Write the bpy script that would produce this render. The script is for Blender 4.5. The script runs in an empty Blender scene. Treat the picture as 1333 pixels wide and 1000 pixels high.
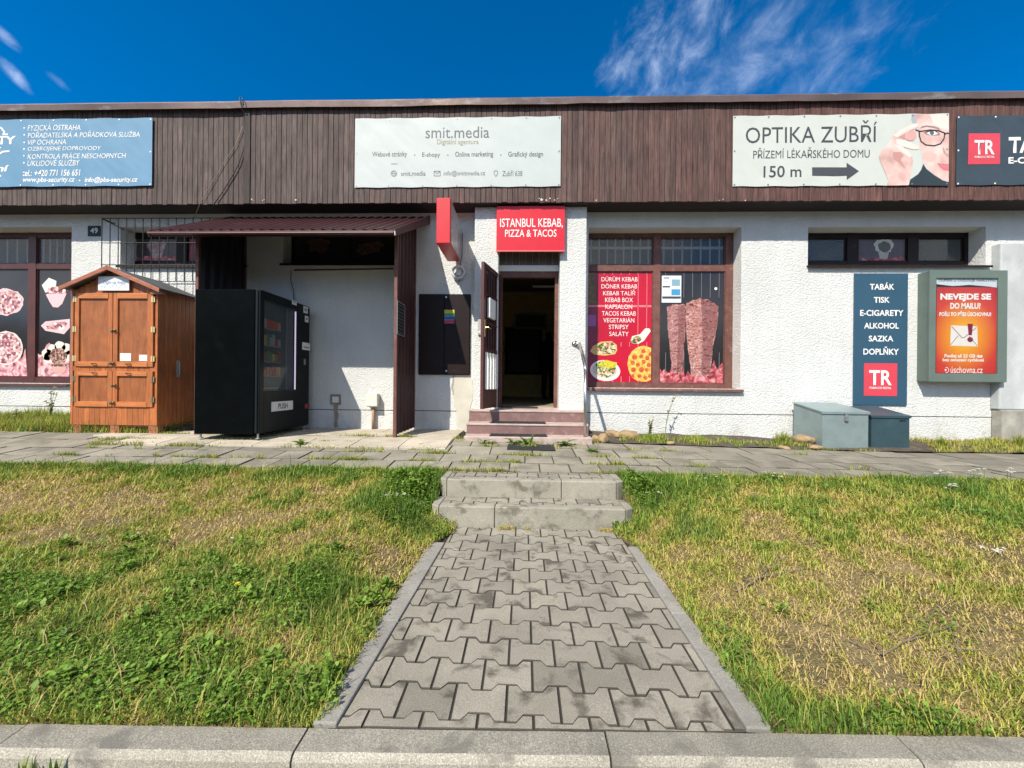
import bpy, bmesh, math, random
import numpy as np
from mathutils import Vector, Matrix, Euler, noise as mnoise
random.seed(7); RNG = np.random.default_rng(11)
C = bpy.context.scene.collection
S = bpy.context.scene
R = math.radians

# ------------------------------------------------------------------ camera
F = 505.0; CX, CY = 666.5, 500.0
CAM = Vector((0, 0, 1.2))
YAW, ROLL = R(1.75), R(0.54)
M3 = (Matrix.Rotation(YAW, 3, 'Z') @ Matrix.Rotation(R(90), 3, 'X') @ Matrix.Rotation(ROLL, 3, 'Z'))
cd = bpy.data.cameras.new('camera'); cam = bpy.data.objects.new('camera', cd); C.objects.link(cam)
cam.matrix_world = Matrix.Translation(CAM) @ M3.to_4x4()
cd.sensor_width = 36; cd.lens = F / 1333 * 36; cd.clip_start = 0.02; cd.clip_end = 3000
S.camera = cam

# ------------------------------------------------------------------ world, sun, exposure
SUN = Vector((-0.58, -1.0, 1.26)).normalized()        # towards the sun
EL = math.asin(SUN.z); AZ = math.atan2(SUN.x, SUN.y)
SUN_STRENGTH = 4.4; SKY_STRENGTH = 0.128
S.view_settings.view_transform = 'Standard'; S.view_settings.look = 'None'
S.view_settings.exposure = 0.60; S.view_settings.gamma = 1.0
S.cycles.use_denoising = True; S.cycles.denoising_prefilter = 'NONE'
S.cycles.max_bounces = 8; S.cycles.transparent_max_bounces = 12
sl = bpy.data.lights.new('sun', 'SUN'); sl.energy = SUN_STRENGTH; sl.angle = R(0.5); sl.color = (1, .92, .79)
so = bpy.data.objects.new('sun', sl); C.objects.link(so); so.location = (-6, -10, 14)
so.rotation_euler = (-SUN).to_track_quat('-Z', 'Y').to_euler()

class NT:
    """small shader-graph writer"""
    def __init__(s, tree): s.t = tree; s.n = tree.nodes; s.l = tree.links
    def node(s, typ, **kw):
        n = s.n.new(typ)
        for k, v in kw.items(): setattr(n, k, v)
        return n
    def put(s, sock, v):
        if hasattr(v, 'is_linked') or isinstance(v, bpy.types.NodeSocket): s.l.new(v, sock)
        else: sock.default_value = v
    def math(s, op, a, b=None, c=None, clamp=False):
        n = s.node('ShaderNodeMath', operation=op); n.use_clamp = clamp
        s.put(n.inputs[0], a)
        if b is not None: s.put(n.inputs[1], b)
        if c is not None: s.put(n.inputs[2], c)
        return n.outputs[0]
    def vdot(s, a, v):
        n = s.node('ShaderNodeVectorMath', operation='DOT_PRODUCT'); s.put(n.inputs[0], a); n.inputs[1].default_value = v
        return n.outputs['Value']
    def comb(s, x, y, z):
        n = s.node('ShaderNodeCombineXYZ')
        for i, v in enumerate((x, y, z)): s.put(n.inputs[i], v)
        return n.outputs[0]
    def noise(s, vec, scale, detail=5, rough=.55, dist=0):
        n = s.node('ShaderNodeTexNoise'); s.put(n.inputs['Vector'], vec)
        n.inputs['Scale'].default_value = scale; n.inputs['Detail'].default_value = detail
        n.inputs['Roughness'].default_value = rough; n.inputs['Distortion'].default_value = dist
        return n.outputs['Fac']
    def scale(s, vec, sc):
        n = s.node('ShaderNodeMapping'); s.put(n.inputs['Vector'], vec); n.inputs['Scale'].default_value = sc
        return n.outputs[0]
    def ramp(s, fac, stops, interp='LINEAR'):
        n = s.node('ShaderNodeValToRGB'); s.put(n.inputs[0], fac); cr = n.color_ramp; cr.interpolation = interp
        while len(cr.elements) < len(stops): cr.elements.new(0.5)
        for e, (p, c) in zip(cr.elements, stops):
            e.position = p; e.color = (*c, 1) if len(c) == 3 else c
        return n.outputs[0]
    def mix(s, fac, a, b, mode='MIX'):
        n = s.node('ShaderNodeMix', data_type='RGBA', blend_type=mode)
        s.put(n.inputs[0], fac); s.put(n.inputs[6], a if not isinstance(a, tuple) else (*a, 1)[:4]); s.put(n.inputs[7], b if not isinstance(b, tuple) else (*b, 1)[:4])
        return n.outputs[2]
    def bump(s, h, strength, dist):
        n = s.node('ShaderNodeBump'); n.inputs['Strength'].default_value = strength; n.inputs['Distance'].default_value = dist
        s.put(n.inputs['Height'], h); return n.outputs[0]

W = bpy.data.worlds.new('World'); S.world = W; W.use_nodes = True
wt = NT(W.node_tree); wt.n.clear()
sky = wt.node('ShaderNodeTexSky', sky_type='NISHITA'); sky.sun_disc = False
sky.sun_elevation = EL; sky.sun_rotation = AZ; sky.altitude = 2600; sky.air_density = 1.0; sky.dust_density = 0.1; sky.ozone_density = 6.0
bg = wt.node('ShaderNodeBackground'); bg.inputs[1].default_value = SKY_STRENGTH
wo = wt.node('ShaderNodeOutputWorld'); wt.l.new(bg.outputs[0], wo.inputs[0])
tc = wt.node('ShaderNodeTexCoord').outputs['Generated']
def ray(px, py): return M3 @ Vector(((px - CX) / F, -(py - CY) / F, -1))
clouds = None
# thin cirrus: (pixel it was seen at, streak tilt, half-length, half-width, strength, noise offset)
for (px, py, tilt, a, b, k, off) in [(850, 85, 50, .19, .14, .58, 3.1), (915, 20, 66, .18, .09, .42, 8.2), (1090, 85, 36, .22, .11, .30, 5.3), (985, 60, 45, .26, .15, .22, 6.6),
                                     (20, 98, -46, .042, .015, .8, 1.7), (4, 45, -36, .036, .014, .6, 2.9), (72, 103, -30, .026, .011, .35, 7.7),
                                     (900, 122, 4, .5, .07, .25, 9.6)]:
    d = ray(px, py).normalized(); rt = d.cross(Vector((0, 0, 1))).normalized(); up = rt.cross(d).normalized()
    u = rt * math.cos(R(tilt)) + up * math.sin(R(tilt)); v = -rt * math.sin(R(tilt)) + up * math.cos(R(tilt))
    U = wt.vdot(tc, u); V = wt.vdot(tc, v); D = wt.vdot(tc, d)
    e = wt.math('SUBTRACT', 1.0, wt.math('ADD', wt.math('POWER', wt.math('ABSOLUTE', wt.math('DIVIDE', U, a)), 2.0), wt.math('POWER', wt.math('ABSOLUTE', wt.math('DIVIDE', V, b)), 2.0)), clamp=True)
    n = wt.noise(wt.comb(wt.math('MULTIPLY', U, 10.0), wt.math('MULTIPLY', V, 14.0), off), 1.3, 7, .64, .35)
    n = wt.math('MULTIPLY', wt.math('SUBTRACT', n, .30, clamp=True), 2.2, clamp=True)
    m = wt.math('SUBTRACT', wt.math('ADD', wt.math('MULTIPLY', e, .95), wt.math('MULTIPLY', n, .85)), .95, clamp=True)
    m = wt.math('MULTIPLY', wt.math('MULTIPLY', m, m), 1.5 * k)
    m = wt.math('MULTIPLY', m, 1.0, clamp=True)
    m = wt.math('MULTIPLY', m, wt.math('GREATER_THAN', D, 0.2))
    clouds = m if clouds is None else wt.math('ADD', clouds, m, clamp=True)
# broken cloud over the street side (behind the photographer)
geo = wt.node('ShaderNodeSeparateXYZ'); wt.l.new(tc, geo.inputs[0])
bn = wt.noise(wt.scale(tc, (1, 1, 2.2)), 2.1, 8, .62, .3)
back = wt.math('MULTIPLY', wt.math('SUBTRACT', -.02, geo.outputs[1], clamp=True), 3.0, clamp=True)
bk = wt.math('MULTIPLY', wt.math('MULTIPLY', wt.math('SUBTRACT', bn, .40, clamp=True), 5.0, clamp=True), wt.math('MULTIPLY', back, .85))
hs = wt.node('ShaderNodeHueSaturation'); hs.inputs['Saturation'].default_value = 1.36; hs.inputs['Hue'].default_value = .496; wt.l.new(sky.outputs[0], hs.inputs['Color'])
skycol = wt.mix(bk, wt.mix(clouds, hs.outputs[0], (5.6, 6.4, 8.0)), (7.2, 7.1, 6.9))
wt.l.new(skycol, bg.inputs[0])

# ------------------------------------------------------------------ pixel <-> place helpers (for measuring the photograph)
def aty(px, py, Y): r = ray(px, py); return CAM + r * (Y / r.y)
def atz(px, py, Z): r = ray(px, py); return CAM + r * ((Z - CAM.z) / r.z)
def atx(px, py, X): r = ray(px, py); return CAM + r * (X / r.x)
def recty(px0, py0, px1, py1, Y):
    my, mx = (py0 + py1) / 2, (px0 + px1) / 2
    return aty(px0, my, Y).x, aty(px1, my, Y).x, aty(mx, py1, Y).z, aty(mx, py0, Y).z   # x0,x1,z0,z1
def rectx(px0, py0, px1, py1, X):
    my, mx = (py0 + py1) / 2, (px0 + px1) / 2
    return atx(px0, my, X).y, atx(px1, my, X).y, atx(mx, py1, X).z, atx(mx, py0, X).z
def X_(px, Y, py=500): return aty(px, py, Y).x
def Z_(py, Y, px=682): return aty(px, py, Y).z

# ------------------------------------------------------------------ objects
def tag(o, label=None, cat=None, group=None, kind=None):
    if label: o['label'] = label
    if cat: o['category'] = cat
    if group: o['group'] = group
    if kind: o['kind'] = kind
    return o
def thing(name, label, cat, loc=(0, 0, 0), group=None, rz=0):
    o = bpy.data.objects.new(name, None); o.empty_display_size = .1; C.objects.link(o); o.location = loc; o.rotation_euler.z = rz
    return tag(o, label, cat, group)
def worldloc(o):
    v = Vector((0, 0, 0))
    while o: v += o.location; o = o.parent
    return v
class MB:
    def __init__(s): s.v = []; s.f = []; s.tone = []; s.cur = 1.0
    def quad(s, *p):
        b = len(s.v); s.v += [tuple(q) for q in p]; s.f.append(tuple(range(b, b + len(p)))); s.tone.append(s.cur); return s
    def box(s, x0, x1, y0, y1, z0, z1, rot=None, piv=None):
        if x0 > x1: x0, x1 = x1, x0
        if y0 > y1: y0, y1 = y1, y0
        if z0 > z1: z0, z1 = z1, z0
        P = [Vector(q) for q in [(x0, y0, z0), (x1, y0, z0), (x1, y1, z0), (x0, y1, z0), (x0, y0, z1), (x1, y0, z1), (x1, y1, z1), (x0, y1, z1)]]
        if rot is not None:
            pv = Vector(piv) if piv is not None else Vector(((x0 + x1) / 2, (y0 + y1) / 2, (z0 + z1) / 2))
            P = [pv + rot @ (q - pv) for q in P]
        b = len(s.v); s.v += [tuple(q) for q in P]
        for f in [(0, 3, 2, 1), (4, 5, 6, 7), (0, 1, 5, 4), (1, 2, 6, 5), (2, 3, 7, 6), (3, 0, 4, 7)]:
            s.f.append(tuple(b + i for i in f)); s.tone.append(s.cur)
        return s
    def prism(s, pts, vec):
        """closed polygon (list of 3D points) extruded by vec"""
        vec = Vector(vec); n = len(pts); b = len(s.v)
        s.v += [tuple(p) for p in pts] + [tuple(Vector(p) + vec) for p in pts]
        s.f.append(tuple(range(b, b + n))); s.tone.append(s.cur)
        s.f.append(tuple(range(b + 2 * n - 1, b + n - 1, -1))); s.tone.append(s.cur)
        for i in range(n):
            j = (i + 1) % n; s.f.append((b + j, b + i, b + n + i, b + n + j)); s.tone.append(s.cur)
        return s
    def tube(s, pts, r, seg=8, cap=True):
        pts = [Vector(p) for p in pts]; n = len(pts); rs = r if isinstance(r, (list, tuple)) else [r] * n
        b = len(s.v); prev = None
        for i, p in enumerate(pts):
            t = (pts[min(i + 1, n - 1)] - pts[max(i - 1, 0)])
            t = t.normalized() if t.length > 1e-9 else Vector((0, 0, 1))
            if prev is None:
                a = Vector((0, 0, 1)) if abs(t.z) < .9 else Vector((1, 0, 0)); u = t.cross(a).normalized()
            else: u = (prev - t * prev.dot(t)).normalized()
            prev = u; w = t.cross(u)
            for k in range(seg):
                an = 2 * math.pi * k / seg; s.v.append(tuple(p + (u * math.cos(an) + w * math.sin(an)) * rs[i]))
        for i in range(n - 1):
            for k in range(seg):
                k2 = (k + 1) % seg
                s.f.append((b + i * seg + k, b + i * seg + k2, b + (i + 1) * seg + k2, b + (i + 1) * seg + k)); s.tone.append(s.cur)
        if cap:
            s.f.append(tuple(b + k for k in range(seg))[::-1]); s.tone.append(s.cur)
            s.f.append(tuple(b + (n - 1) * seg + k for k in range(seg))); s.tone.append(s.cur)
        return s
    def build(s, name, mat, parent=None, origin=None, bevel=0, smooth=False, seg=2):
        o0 = worldloc(parent) if parent else (Vector(origin) if origin is not None else Vector((0, 0, 0)))
        me = bpy.data.meshes.new(name); me.from_pydata([tuple(Vector(p) - o0) for p in s.v], [], s.f); me.update()
        if any(t != 1.0 for t in s.tone) :
            a = me.attributes.new('tone', 'FLOAT', 'FACE'); a.data.foreach_set('value', s.tone)
        else:
            a = me.attributes.new('tone', 'FLOAT', 'FACE'); a.data.foreach_set('value', [1.0] * len(s.f))
        bm = bmesh.new(); bm.from_mesh(me); bmesh.ops.recalc_face_normals(bm, faces=bm.faces); bm.to_mesh(me); bm.free()
        if mat: me.materials.append(mat)
        if smooth: me.polygons.foreach_set('use_smooth', [True] * len(me.polygons))
        o = bpy.data.objects.new(name, me); C.objects.link(o)
        if parent: o.parent = parent
        elif origin is not None: o.location = o0
        if bevel:
            m = o.modifiers.new('bevel', 'BEVEL'); m.width = bevel; m.segments = seg; m.limit_method = 'ANGLE'; m.angle_limit = R(40)
        return o
def box(name, mat, parent, b, bevel=0): return MB().box(*b).build(name, mat, parent, bevel=bevel)

# ------------------------------------------------------------------ materials
def newmat(name):
    m = bpy.data.materials.new(name); m.use_nodes = True; t = NT(m.node_tree)
    return m, t, m.node_tree.nodes['Principled BSDF']
def g(c, k): return tuple(max(0, min(1, x * k)) for x in c)
def PM(name, base, rough=.6, var=.18, vscale=5, stretch=(1, 1, 1), fine=.12, fscale=70, bump=0, bscale=80, bdist=.003, metal=0, spec=.5, coat=0, alpha=1, c2=None, dirt=None):
    m, t, p = newmat(name)
    pos = t.node('ShaderNodeNewGeometry').outputs['Position']; sp = t.scale(pos, stretch)
    n1 = t.noise(sp, vscale, 6, .6)
    col = t.ramp(n1, [(.3, g(base, 1 - var)), (.7, c2 or g(base, 1 + var))])
    n2 = t.noise(sp, fscale, 3, .6)
    col = t.mix(1.0, col, t.ramp(n2, [(.25, (1 - fine,) * 3), (.75, (1 + 0 * fine,) * 3)]), 'MULTIPLY')
    at = t.node('ShaderNodeAttribute', attribute_name='tone')
    col = t.mix(1.0, col, t.comb(at.outputs['Fac'], at.outputs['Fac'], at.outputs['Fac']), 'MULTIPLY')
    if dirt:   # (colour, scale, threshold, amount): stains with a shape of their own
        dn = t.noise(t.scale(pos, dirt[4] if len(dirt) > 4 else (1, 1, 1)), dirt[1], 7, .65)
        f = t.math('MULTIPLY', t.math('MULTIPLY', t.math('SUBTRACT', dn, dirt[2], clamp=True), 8.0, clamp=True), dirt[3])
        col = t.mix(f, col, dirt[0])
    t.l.new(col, p.inputs['Base Color'])
    p.inputs['Roughness'].default_value = rough; p.inputs['Metallic'].default_value = metal
    p.inputs['Specular IOR Level'].default_value = spec; p.inputs['Coat Weight'].default_value = coat
    if alpha < 1: p.inputs['Alpha'].default_value = alpha
    if bump:
        h = t.noise(sp, bscale, 4, .6); t.l.new(t.bump(h, bump, bdist), p.inputs['Normal'])
    return m
def spots(name, stops, scale=60, stretch=(1, 1, 1), rough=.45, dist=.6, detail=4, vor=False):
    """a printed picture's texture: noise through a colour ramp"""
    m, t, p = newmat(name); pos = t.scale(t.node('ShaderNodeNewGeometry').outputs['Position'], stretch)
    if vor:
        v = t.node('ShaderNodeTexVoronoi'); t.l.new(pos, v.inputs['Vector']); v.inputs['Scale'].default_value = scale
        n = t.math('FRACT', t.math('MULTIPLY', t.vdot(v.outputs['Color'], (1, .7, .4)), 1.7))
        n = t.math('ADD', t.math('MULTIPLY', n, .7), t.math('MULTIPLY', t.noise(pos, scale * 2, 3), .3))
    else: n = t.noise(pos, scale, detail, .6, dist)
    t.l.new(t.ramp(n, stops), p.inputs['Base Color']); p.inputs['Roughness'].default_value = rough
    return m
M = {}
def plain(name, col, rough=.5, **k):
    k.setdefault('var', .05); k.setdefault('fine', .05); return PM(name, col, rough, **k)

# rough-cast white render
m, t, p = newmat('white_render'); M['render'] = m
pos = t.node('ShaderNodeNewGeometry').outputs['Position']
vo = t.node('ShaderNodeTexVoronoi'); vo.feature = 'SMOOTH_F1'; t.l.new(t.scale(pos, (1, 1, 1.25)), vo.inputs['Vector']); vo.inputs['Scale'].default_value = 34; vo.inputs['Smoothness'].default_value = .5
h = t.math('ADD', t.math('MULTIPLY', t.noise(pos, 42, 5, .62, .8), 1.0), t.math('MULTIPLY', vo.outputs['Distance'], -.35))
t.l.new(t.bump(h, 1.0, .017), p.inputs['Normal'])
c = t.ramp(t.noise(pos, 1.3, 6, .6), [(.3, (.61, .63, .62)), (.7, (.71, .73, .72))])
pit = t.math('MULTIPLY', t.math('SUBTRACT', t.noise(pos, 15, 3, .8), .715, clamp=True), 40, clamp=True)
c = t.mix(t.math('MULTIPLY', pit, .75), c, (.16, .13, .10))
streak = t.math('MULTIPLY', t.math('SUBTRACT', t.noise(t.scale(pos, (5, 5, .5)), 1.6, 6, .65), .49, clamp=True), 2.2, clamp=True)
c = t.mix(t.math('MULTIPLY', streak, .45), c, (.47, .46, .42))
sz_ = t.node('ShaderNodeSeparateXYZ'); t.l.new(pos, sz_.inputs[0])
spl = t.math('MULTIPLY', t.math('SUBTRACT', t.math('ADD', t.noise(t.scale(pos, (1, 1, .7)), 6, 6, .7), t.math('MULTIPLY', t.math('SUBTRACT', .75, sz_.outputs[2]), .35)), .56, clamp=True), 4.0, clamp=True)
c = t.mix(t.math('MULTIPLY', spl, .45), c, (.36, .33, .26))       # mud splashed up the plinth
t.l.new(c, p.inputs['Base Color']); p.inputs['Roughness'].default_value = .9
M['smooth_plaster'] = PM('smooth_plaster', (.60, .58, .50), .9, var=.12, vscale=4, bump=.3, bscale=30)
M['grey_render'] = PM('grey_render', (.46, .49, .50), .9, var=.12, vscale=2.5, bump=.6, bscale=130, bdist=.004, dirt=((.60, .63, .64), 1.6, .5, .6, (1, 1, .6)))
M['stone_base'] = PM('stone_base', (.34, .33, .29), .9, var=.3, vscale=5, bump=.5, bscale=40, dirt=((.17, .17, .14), 3, .52, .7))
# weathered board cladding
m, t, p = newmat('weathered_boards'); M['boards'] = m
pos = t.node('ShaderNodeNewGeometry').outputs['Position']; at = t.node('ShaderNodeAttribute', attribute_name='tone').outputs['Fac']
sx = t.node('ShaderNodeSeparateXYZ'); t.l.new(pos, sx.inputs[0])
w = t.math('ADD', t.math('MULTIPLY', sx.outputs[0], .13), t.math('MULTIPLY', t.math('SUBTRACT', t.noise(t.scale(pos, (3, 1, .6)), 1.2, 5), .5), 1.3))
w = t.math('ADD', w, .42, clamp=True)                           # 0 = grey weathered, 1 = red-brown stain
cc = t.mix(w, (.090, .066, .060), (.110, .052, .044))
st = t.noise(t.scale(pos, (38, 10, 1.4)), 2.2, 7, .68, .3)
cc = t.mix(1.0, cc, t.ramp(st, [(.30, (.30, .30, .32)), (.50, (.95, .95, .95)), (.72, (1.9, 1.86, 1.8))]), 'MULTIPLY')
blot = t.noise(t.scale(pos, (6, 6, 2)), 1.5, 6, .7)
cc = t.mix(1.0, cc, t.ramp(blot, [(.3, (.62, .6, .62)), (.65, (1.15, 1.15, 1.15))]), 'MULTIPLY')
cc = t.mix(1.0, cc, t.comb(at, at, at), 'MULTIPLY')
knot = t.math('MULTIPLY', t.math('SUBTRACT', t.noise(t.scale(pos, (16, 16, 9)), 1.0, 2, .5), .735, clamp=True), 30, clamp=True)
cc = t.mix(knot, cc, (.012, .010, .010))
t.l.new(cc, p.inputs['Base Color']); p.inputs['Roughness'].default_value = .8; t.l.new(t.bump(st, .5, .004), p.inputs['Normal'])
M['black_void'] = plain('dark_backing', (.012, .011, .011), .9)
M['soffit'] = plain('soffit_paint', (.022, .018, .018), .8)
M['flash'] = PM('roof_flashing', (.19, .135, .12), .42, var=.3, vscale=1.3, metal=.45, bump=.25, bscale=3, bdist=.02, dirt=((.42, .40, .40), 1.2, .56, .75, (1, 1, 2)))
M['maroon'] = PM('maroon_paint', (.085, .028, .026), .42, var=.2, bump=.1, bscale=30)
M['maroon_old'] = PM('maroon_weathered', (.15, .062, .05), .6, var=.3, vscale=9, bump=.2, bscale=40, dirt=((.28, .17, .13), 14, .57, .6))
M['maroon_dark'] = PM('maroon_sheet', (.046, .016, .018), .45, spec=.3, var=.15, dirt=((.15, .08, .07), 6, .6, .4))
M['brown_metal'] = PM('brown_cabinet_paint', (.014, .007, .0065), .5, spec=.25, var=.2, dirt=((.06, .04, .035), 8, .6, .4))
M['white_paint'] = plain('white_paint', (.74, .75, .74), .45)
M['terrazzo'] = PM('pink_terrazzo', (.27, .155, .145), .62, var=.16, vscale=7, fine=.5, fscale=160, bump=.15, bscale=120, dirt=((.40, .32, .29), 9, .56, .5))
M['terrazzo_edge'] = PM('worn_tread', (.48, .38, .34), .7, var=.2, vscale=10, fine=.25, fscale=150, dirt=((.30, .24, .21), 6, .55, .5))
M['steel'] = PM('stainless_steel', (.56, .55, .52), .28, var=.1, metal=1.0)
M['galv'] = PM('galvanised_steel', (.50, .52, .52), .42, metal=.8, var=.15)
M['rubber'] = PM('black_rubber', (.020, .021, .023), .75, var=.25, bump=.4, bscale=120)
M['black'] = PM('black_enamel', (.0035, .0045, .005), .16, var=.2, spec=.03, dirt=((.005, .009, .010), 4, .6, .5))
M['black_matt'] = plain('black_plastic', (.012, .012, .013), .5)
M['redsign'] = PM('red_sign_enamel', (.62, .012, .030), .38, var=.06)
M['redbox'] = PM('red_sign_box', (.60, .012, .022), .4, var=.05)
M['white_vinyl'] = plain('white_lettering', (.80, .80, .79), .5)
M['print_dark'] = plain('dark_lettering', (.055, .06, .072), .55)
M['print_grey'] = plain('grey_lettering', (.10, .11, .125), .55)
M['print_gold'] = plain('gold_lettering', (.28, .25, .13), .55)
M['ban_blue'] = PM('blue_banner_cloth', (.115, .265, .415), .6, var=.05, vscale=3, fine=.06, fscale=300)
M['ban_pale'] = PM('pale_banner_cloth', (.47, .525, .525), .6, var=.04, vscale=3, fine=.04, fscale=300)
M['ban_white'] = PM('white_banner_cloth', (.54, .58, .545), .6, var=.04, vscale=3, fine=.04, fscale=300)
M['ban_slate'] = PM('slate_banner_cloth', (.034, .056, .074), .5, var=.12, vscale=3, fine=.1, fscale=300)
M['slate'] = PM('slate_blue_panel', (.026, .085, .142), .5, var=.06)
M['logo_red'] = plain('logo_red', (.62, .055, .085), .5)
M['boxgreen'] = PM('grey_green_metal', (.125, .170, .150), .45, var=.08)
M['ltbox'] = PM('pale_grey_steel', (.25, .325, .33), .42, var=.12, metal=.25, dirt=((.22, .28, .29), 5, .56, .5))
M['dkbox'] = PM('dark_teal_steel', (.042, .085, .105), .4, var=.15, metal=.2, dirt=((.09, .13, .15), 5, .6, .4))
M['brass'] = plain('brass', (.72, .56, .24), .35, metal=.8)
M['paper'] = plain('paper', (.78, .78, .76), .7)
# glass
def glass(name, tint, alpha, rough=.03):
    m, t, p = newmat(name); p.inputs['Base Color'].default_value = (*tint, 1); p.inputs['Roughness'].default_value = rough
    p.inputs['Alpha'].default_value = alpha; p.inputs['Specular IOR Level'].default_value = .9
    return m
M['glass'] = glass('window_glass', (.13, .15, .15), .34)
M['glass_clear'] = glass('clear_glass', (.03, .04, .045), .28, .04)
M['glass_dark'] = glass('dark_window_glass', (.012, .012, .014), .9)
M['film'] = PM('black_window_film', (.024, .024, .027), .12, var=.25, vscale=2)
# book cabinet wood
def wood(name, base, k=1.0, stretch=(22, 22, 1.3), gap=None):
    m, t, p = newmat(name); pos = t.node('ShaderNodeNewGeometry').outputs['Position']; at = t.node('ShaderNodeAttribute', attribute_name='tone').outputs['Fac']
    n = t.noise(t.scale(pos, stretch), 2.0, 7, .62, .8)
    c = t.ramp(n, [(.25, g(base, .62)), (.5, base), (.78, g(base, 1.45))])
    c = t.mix(1.0, c, t.ramp(t.noise(pos, 5, 4, .6), [(.3, (.82, .8, .78)), (.7, (1.1, 1.1, 1.1))]), 'MULTIPLY')
    c = t.mix(1.0, c, t.comb(at, at, at), 'MULTIPLY')
    t.l.new(c, p.inputs['Base Color']); p.inputs['Roughness'].default_value = .48; t.l.new(t.bump(n, .25, .003), p.inputs['Normal'])
    return m
M['cab'] = wood('stained_pine', (.40, .132, .040)); M['cab_panel'] = wood('stained_plywood', (.30, .10, .032), stretch=(9, 9, 1.6))
M['cab_trim'] = wood('stained_pine_rail', (.50, .175, .055), stretch=(1.3, 22, 22)); M['cab_roofboard'] = wood('roof_trim_board', (.34, .125, .07), stretch=(2, 20, 12))
M['felt'] = PM('roof_felt', (.09, .095, .10), .85, var=.3, fine=.4, fscale=200)
# concrete and paving
def concrete(name, base, stain=(.10, .095, .08), thr=.56, amt=.7, ss=4, speck=.35, bump=.5, rough=.9, moss=None):
    m, t, p = newmat(name); pos = t.node('ShaderNodeNewGeometry').outputs['Position']; at = t.node('ShaderNodeAttribute', attribute_name='tone').outputs['Fac']
    c = t.ramp(t.noise(pos, 3.0, 7, .62), [(.3, g(base, .8)), (.7, g(base, 1.16))])
    sp = t.noise(pos, 210, 3, .75); c = t.mix(1.0, c, t.ramp(sp, [(.3, (1 - speck,) * 3), (.55, (1, 1, 1)), (.72, (1 + speck * 1.3,) * 3)]), 'MULTIPLY')
    c = t.mix(1.0, c, t.comb(at, at, at), 'MULTIPLY')
    va = t.node('ShaderNodeVectorMath', operation='ADD'); t.l.new(pos, va.inputs[0]); k_ = t.math('MULTIPLY', at, 37.0); t.l.new(t.comb(k_, k_, k_), va.inputs[1]); so_ = va.outputs[0]      # each stone stains on its own
    d = t.math('MULTIPLY', t.math('SUBTRACT', t.noise(so_, ss, 6, .6, .3), thr, clamp=True), 9.0, clamp=True)
    c = t.mix(t.math('MULTIPLY', d, amt), c, stain)
    if moss:
        d2 = t.math('MULTIPLY', t.math('SUBTRACT', t.noise(pos, 7, 7, .7), .60, clamp=True), 9.0, clamp=True); c = t.mix(t.math('MULTIPLY', d2, .6), c, moss)
    t.l.new(c, p.inputs['Base Color']); p.inputs['Roughness'].default_value = rough
    t.l.new(t.bump(t.math('ADD', sp, t.noise(pos, 40, 4)), bump, .004), p.inputs['Normal']); return m
M['paver'] = concrete('path_pavers', (.285, .265, .215), stain=(.060, .052, .039), thr=.545, amt=.82, ss=6.0)
M['kerb'] = concrete('kerb_concrete', (.27, .255, .21), stain=(.13, .122, .105), thr=.53, amt=.75, ss=5, speck=.55)
M['edging'] = concrete('edging_concrete', (.29, .28, .25), stain=(.2, .19, .17), ss=5)
M['stepstone'] = concrete('step_concrete', (.32, .305, .25), stain=(.10, .092, .072), thr=.535, amt=.75, ss=6, moss=(.16, .16, .09))
M['slab'] = concrete('pavement_slabs', (.265, .245, .195), stain=(.135, .128, .10), thr=.49, amt=.75, ss=2.3, moss=(.10, .115, .055), speck=.3)
M['pad'] = concrete('canopy_slab', (.46, .41, .33), stain=(.30, .27, .22), thr=.55, amt=.6, ss=2.5)
M['soil'] = PM('soil', (.10, .082, .060), .95, var=.4, vscale=9, fine=.5, fscale=60, bump=1, bscale=45, bdist=.02, dirt=((.20, .17, .13), 12, .55, .6))
M['asphalt'] = PM('asphalt', (.055, .055, .055), .9, var=.15, fine=.5, fscale=200, bump=.6, bscale=150)
M['rock'] = PM('sandy_rock', (.34, .24, .13), .9, var=.35, vscale=9, bump=.8, bscale=35, bdist=.01, dirt=((.12, .10, .08), 9, .55, .6))
m, t, p = newmat('lawn_soil'); M['lawnsoil'] = m
pos = t.node('ShaderNodeNewGeometry').outputs['Position']
c = t.ramp(t.noise(pos, 2.2, 6, .65), [(.3, (.10, .095, .035)), (.5, (.20, .155, .07)), (.7, (.30, .23, .115))])
c = t.mix(1.0, c, t.ramp(t.noise(pos, 90, 4, .7), [(.3, (.35, .35, .35)), (.7, (1.3, 1.3, 1.3))]), 'MULTIPLY')
t.l.new(c, p.inputs['Base Color']); p.inputs['Roughness'].default_value = .95; t.l.new(t.bump(t.noise(pos, 60, 5), 1.0, .02), p.inputs['Normal'])
def leafmat(name):
    m, t, p = newmat(name); at = t.node('ShaderNodeAttribute', attribute_name='col').outputs['Color']
    t.l.new(at, p.inputs['Base Color']); p.inputs['Roughness'].default_value = .55; p.inputs['Specular IOR Level'].default_value = .3
    tr = t.node('ShaderNodeBsdfTranslucent'); t.l.new(at, tr.inputs[0]); mx = t.node('ShaderNodeMixShader'); mx.inputs[0].default_value = .28
    t.l.new(p.outputs[0], mx.inputs[1]); t.l.new(tr.outputs[0], mx.inputs[2]); t.l.new(mx.outputs[0], t.n['Material Output'].inputs[0]); return m
M['blade'] = leafmat('grass_blades')

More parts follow.
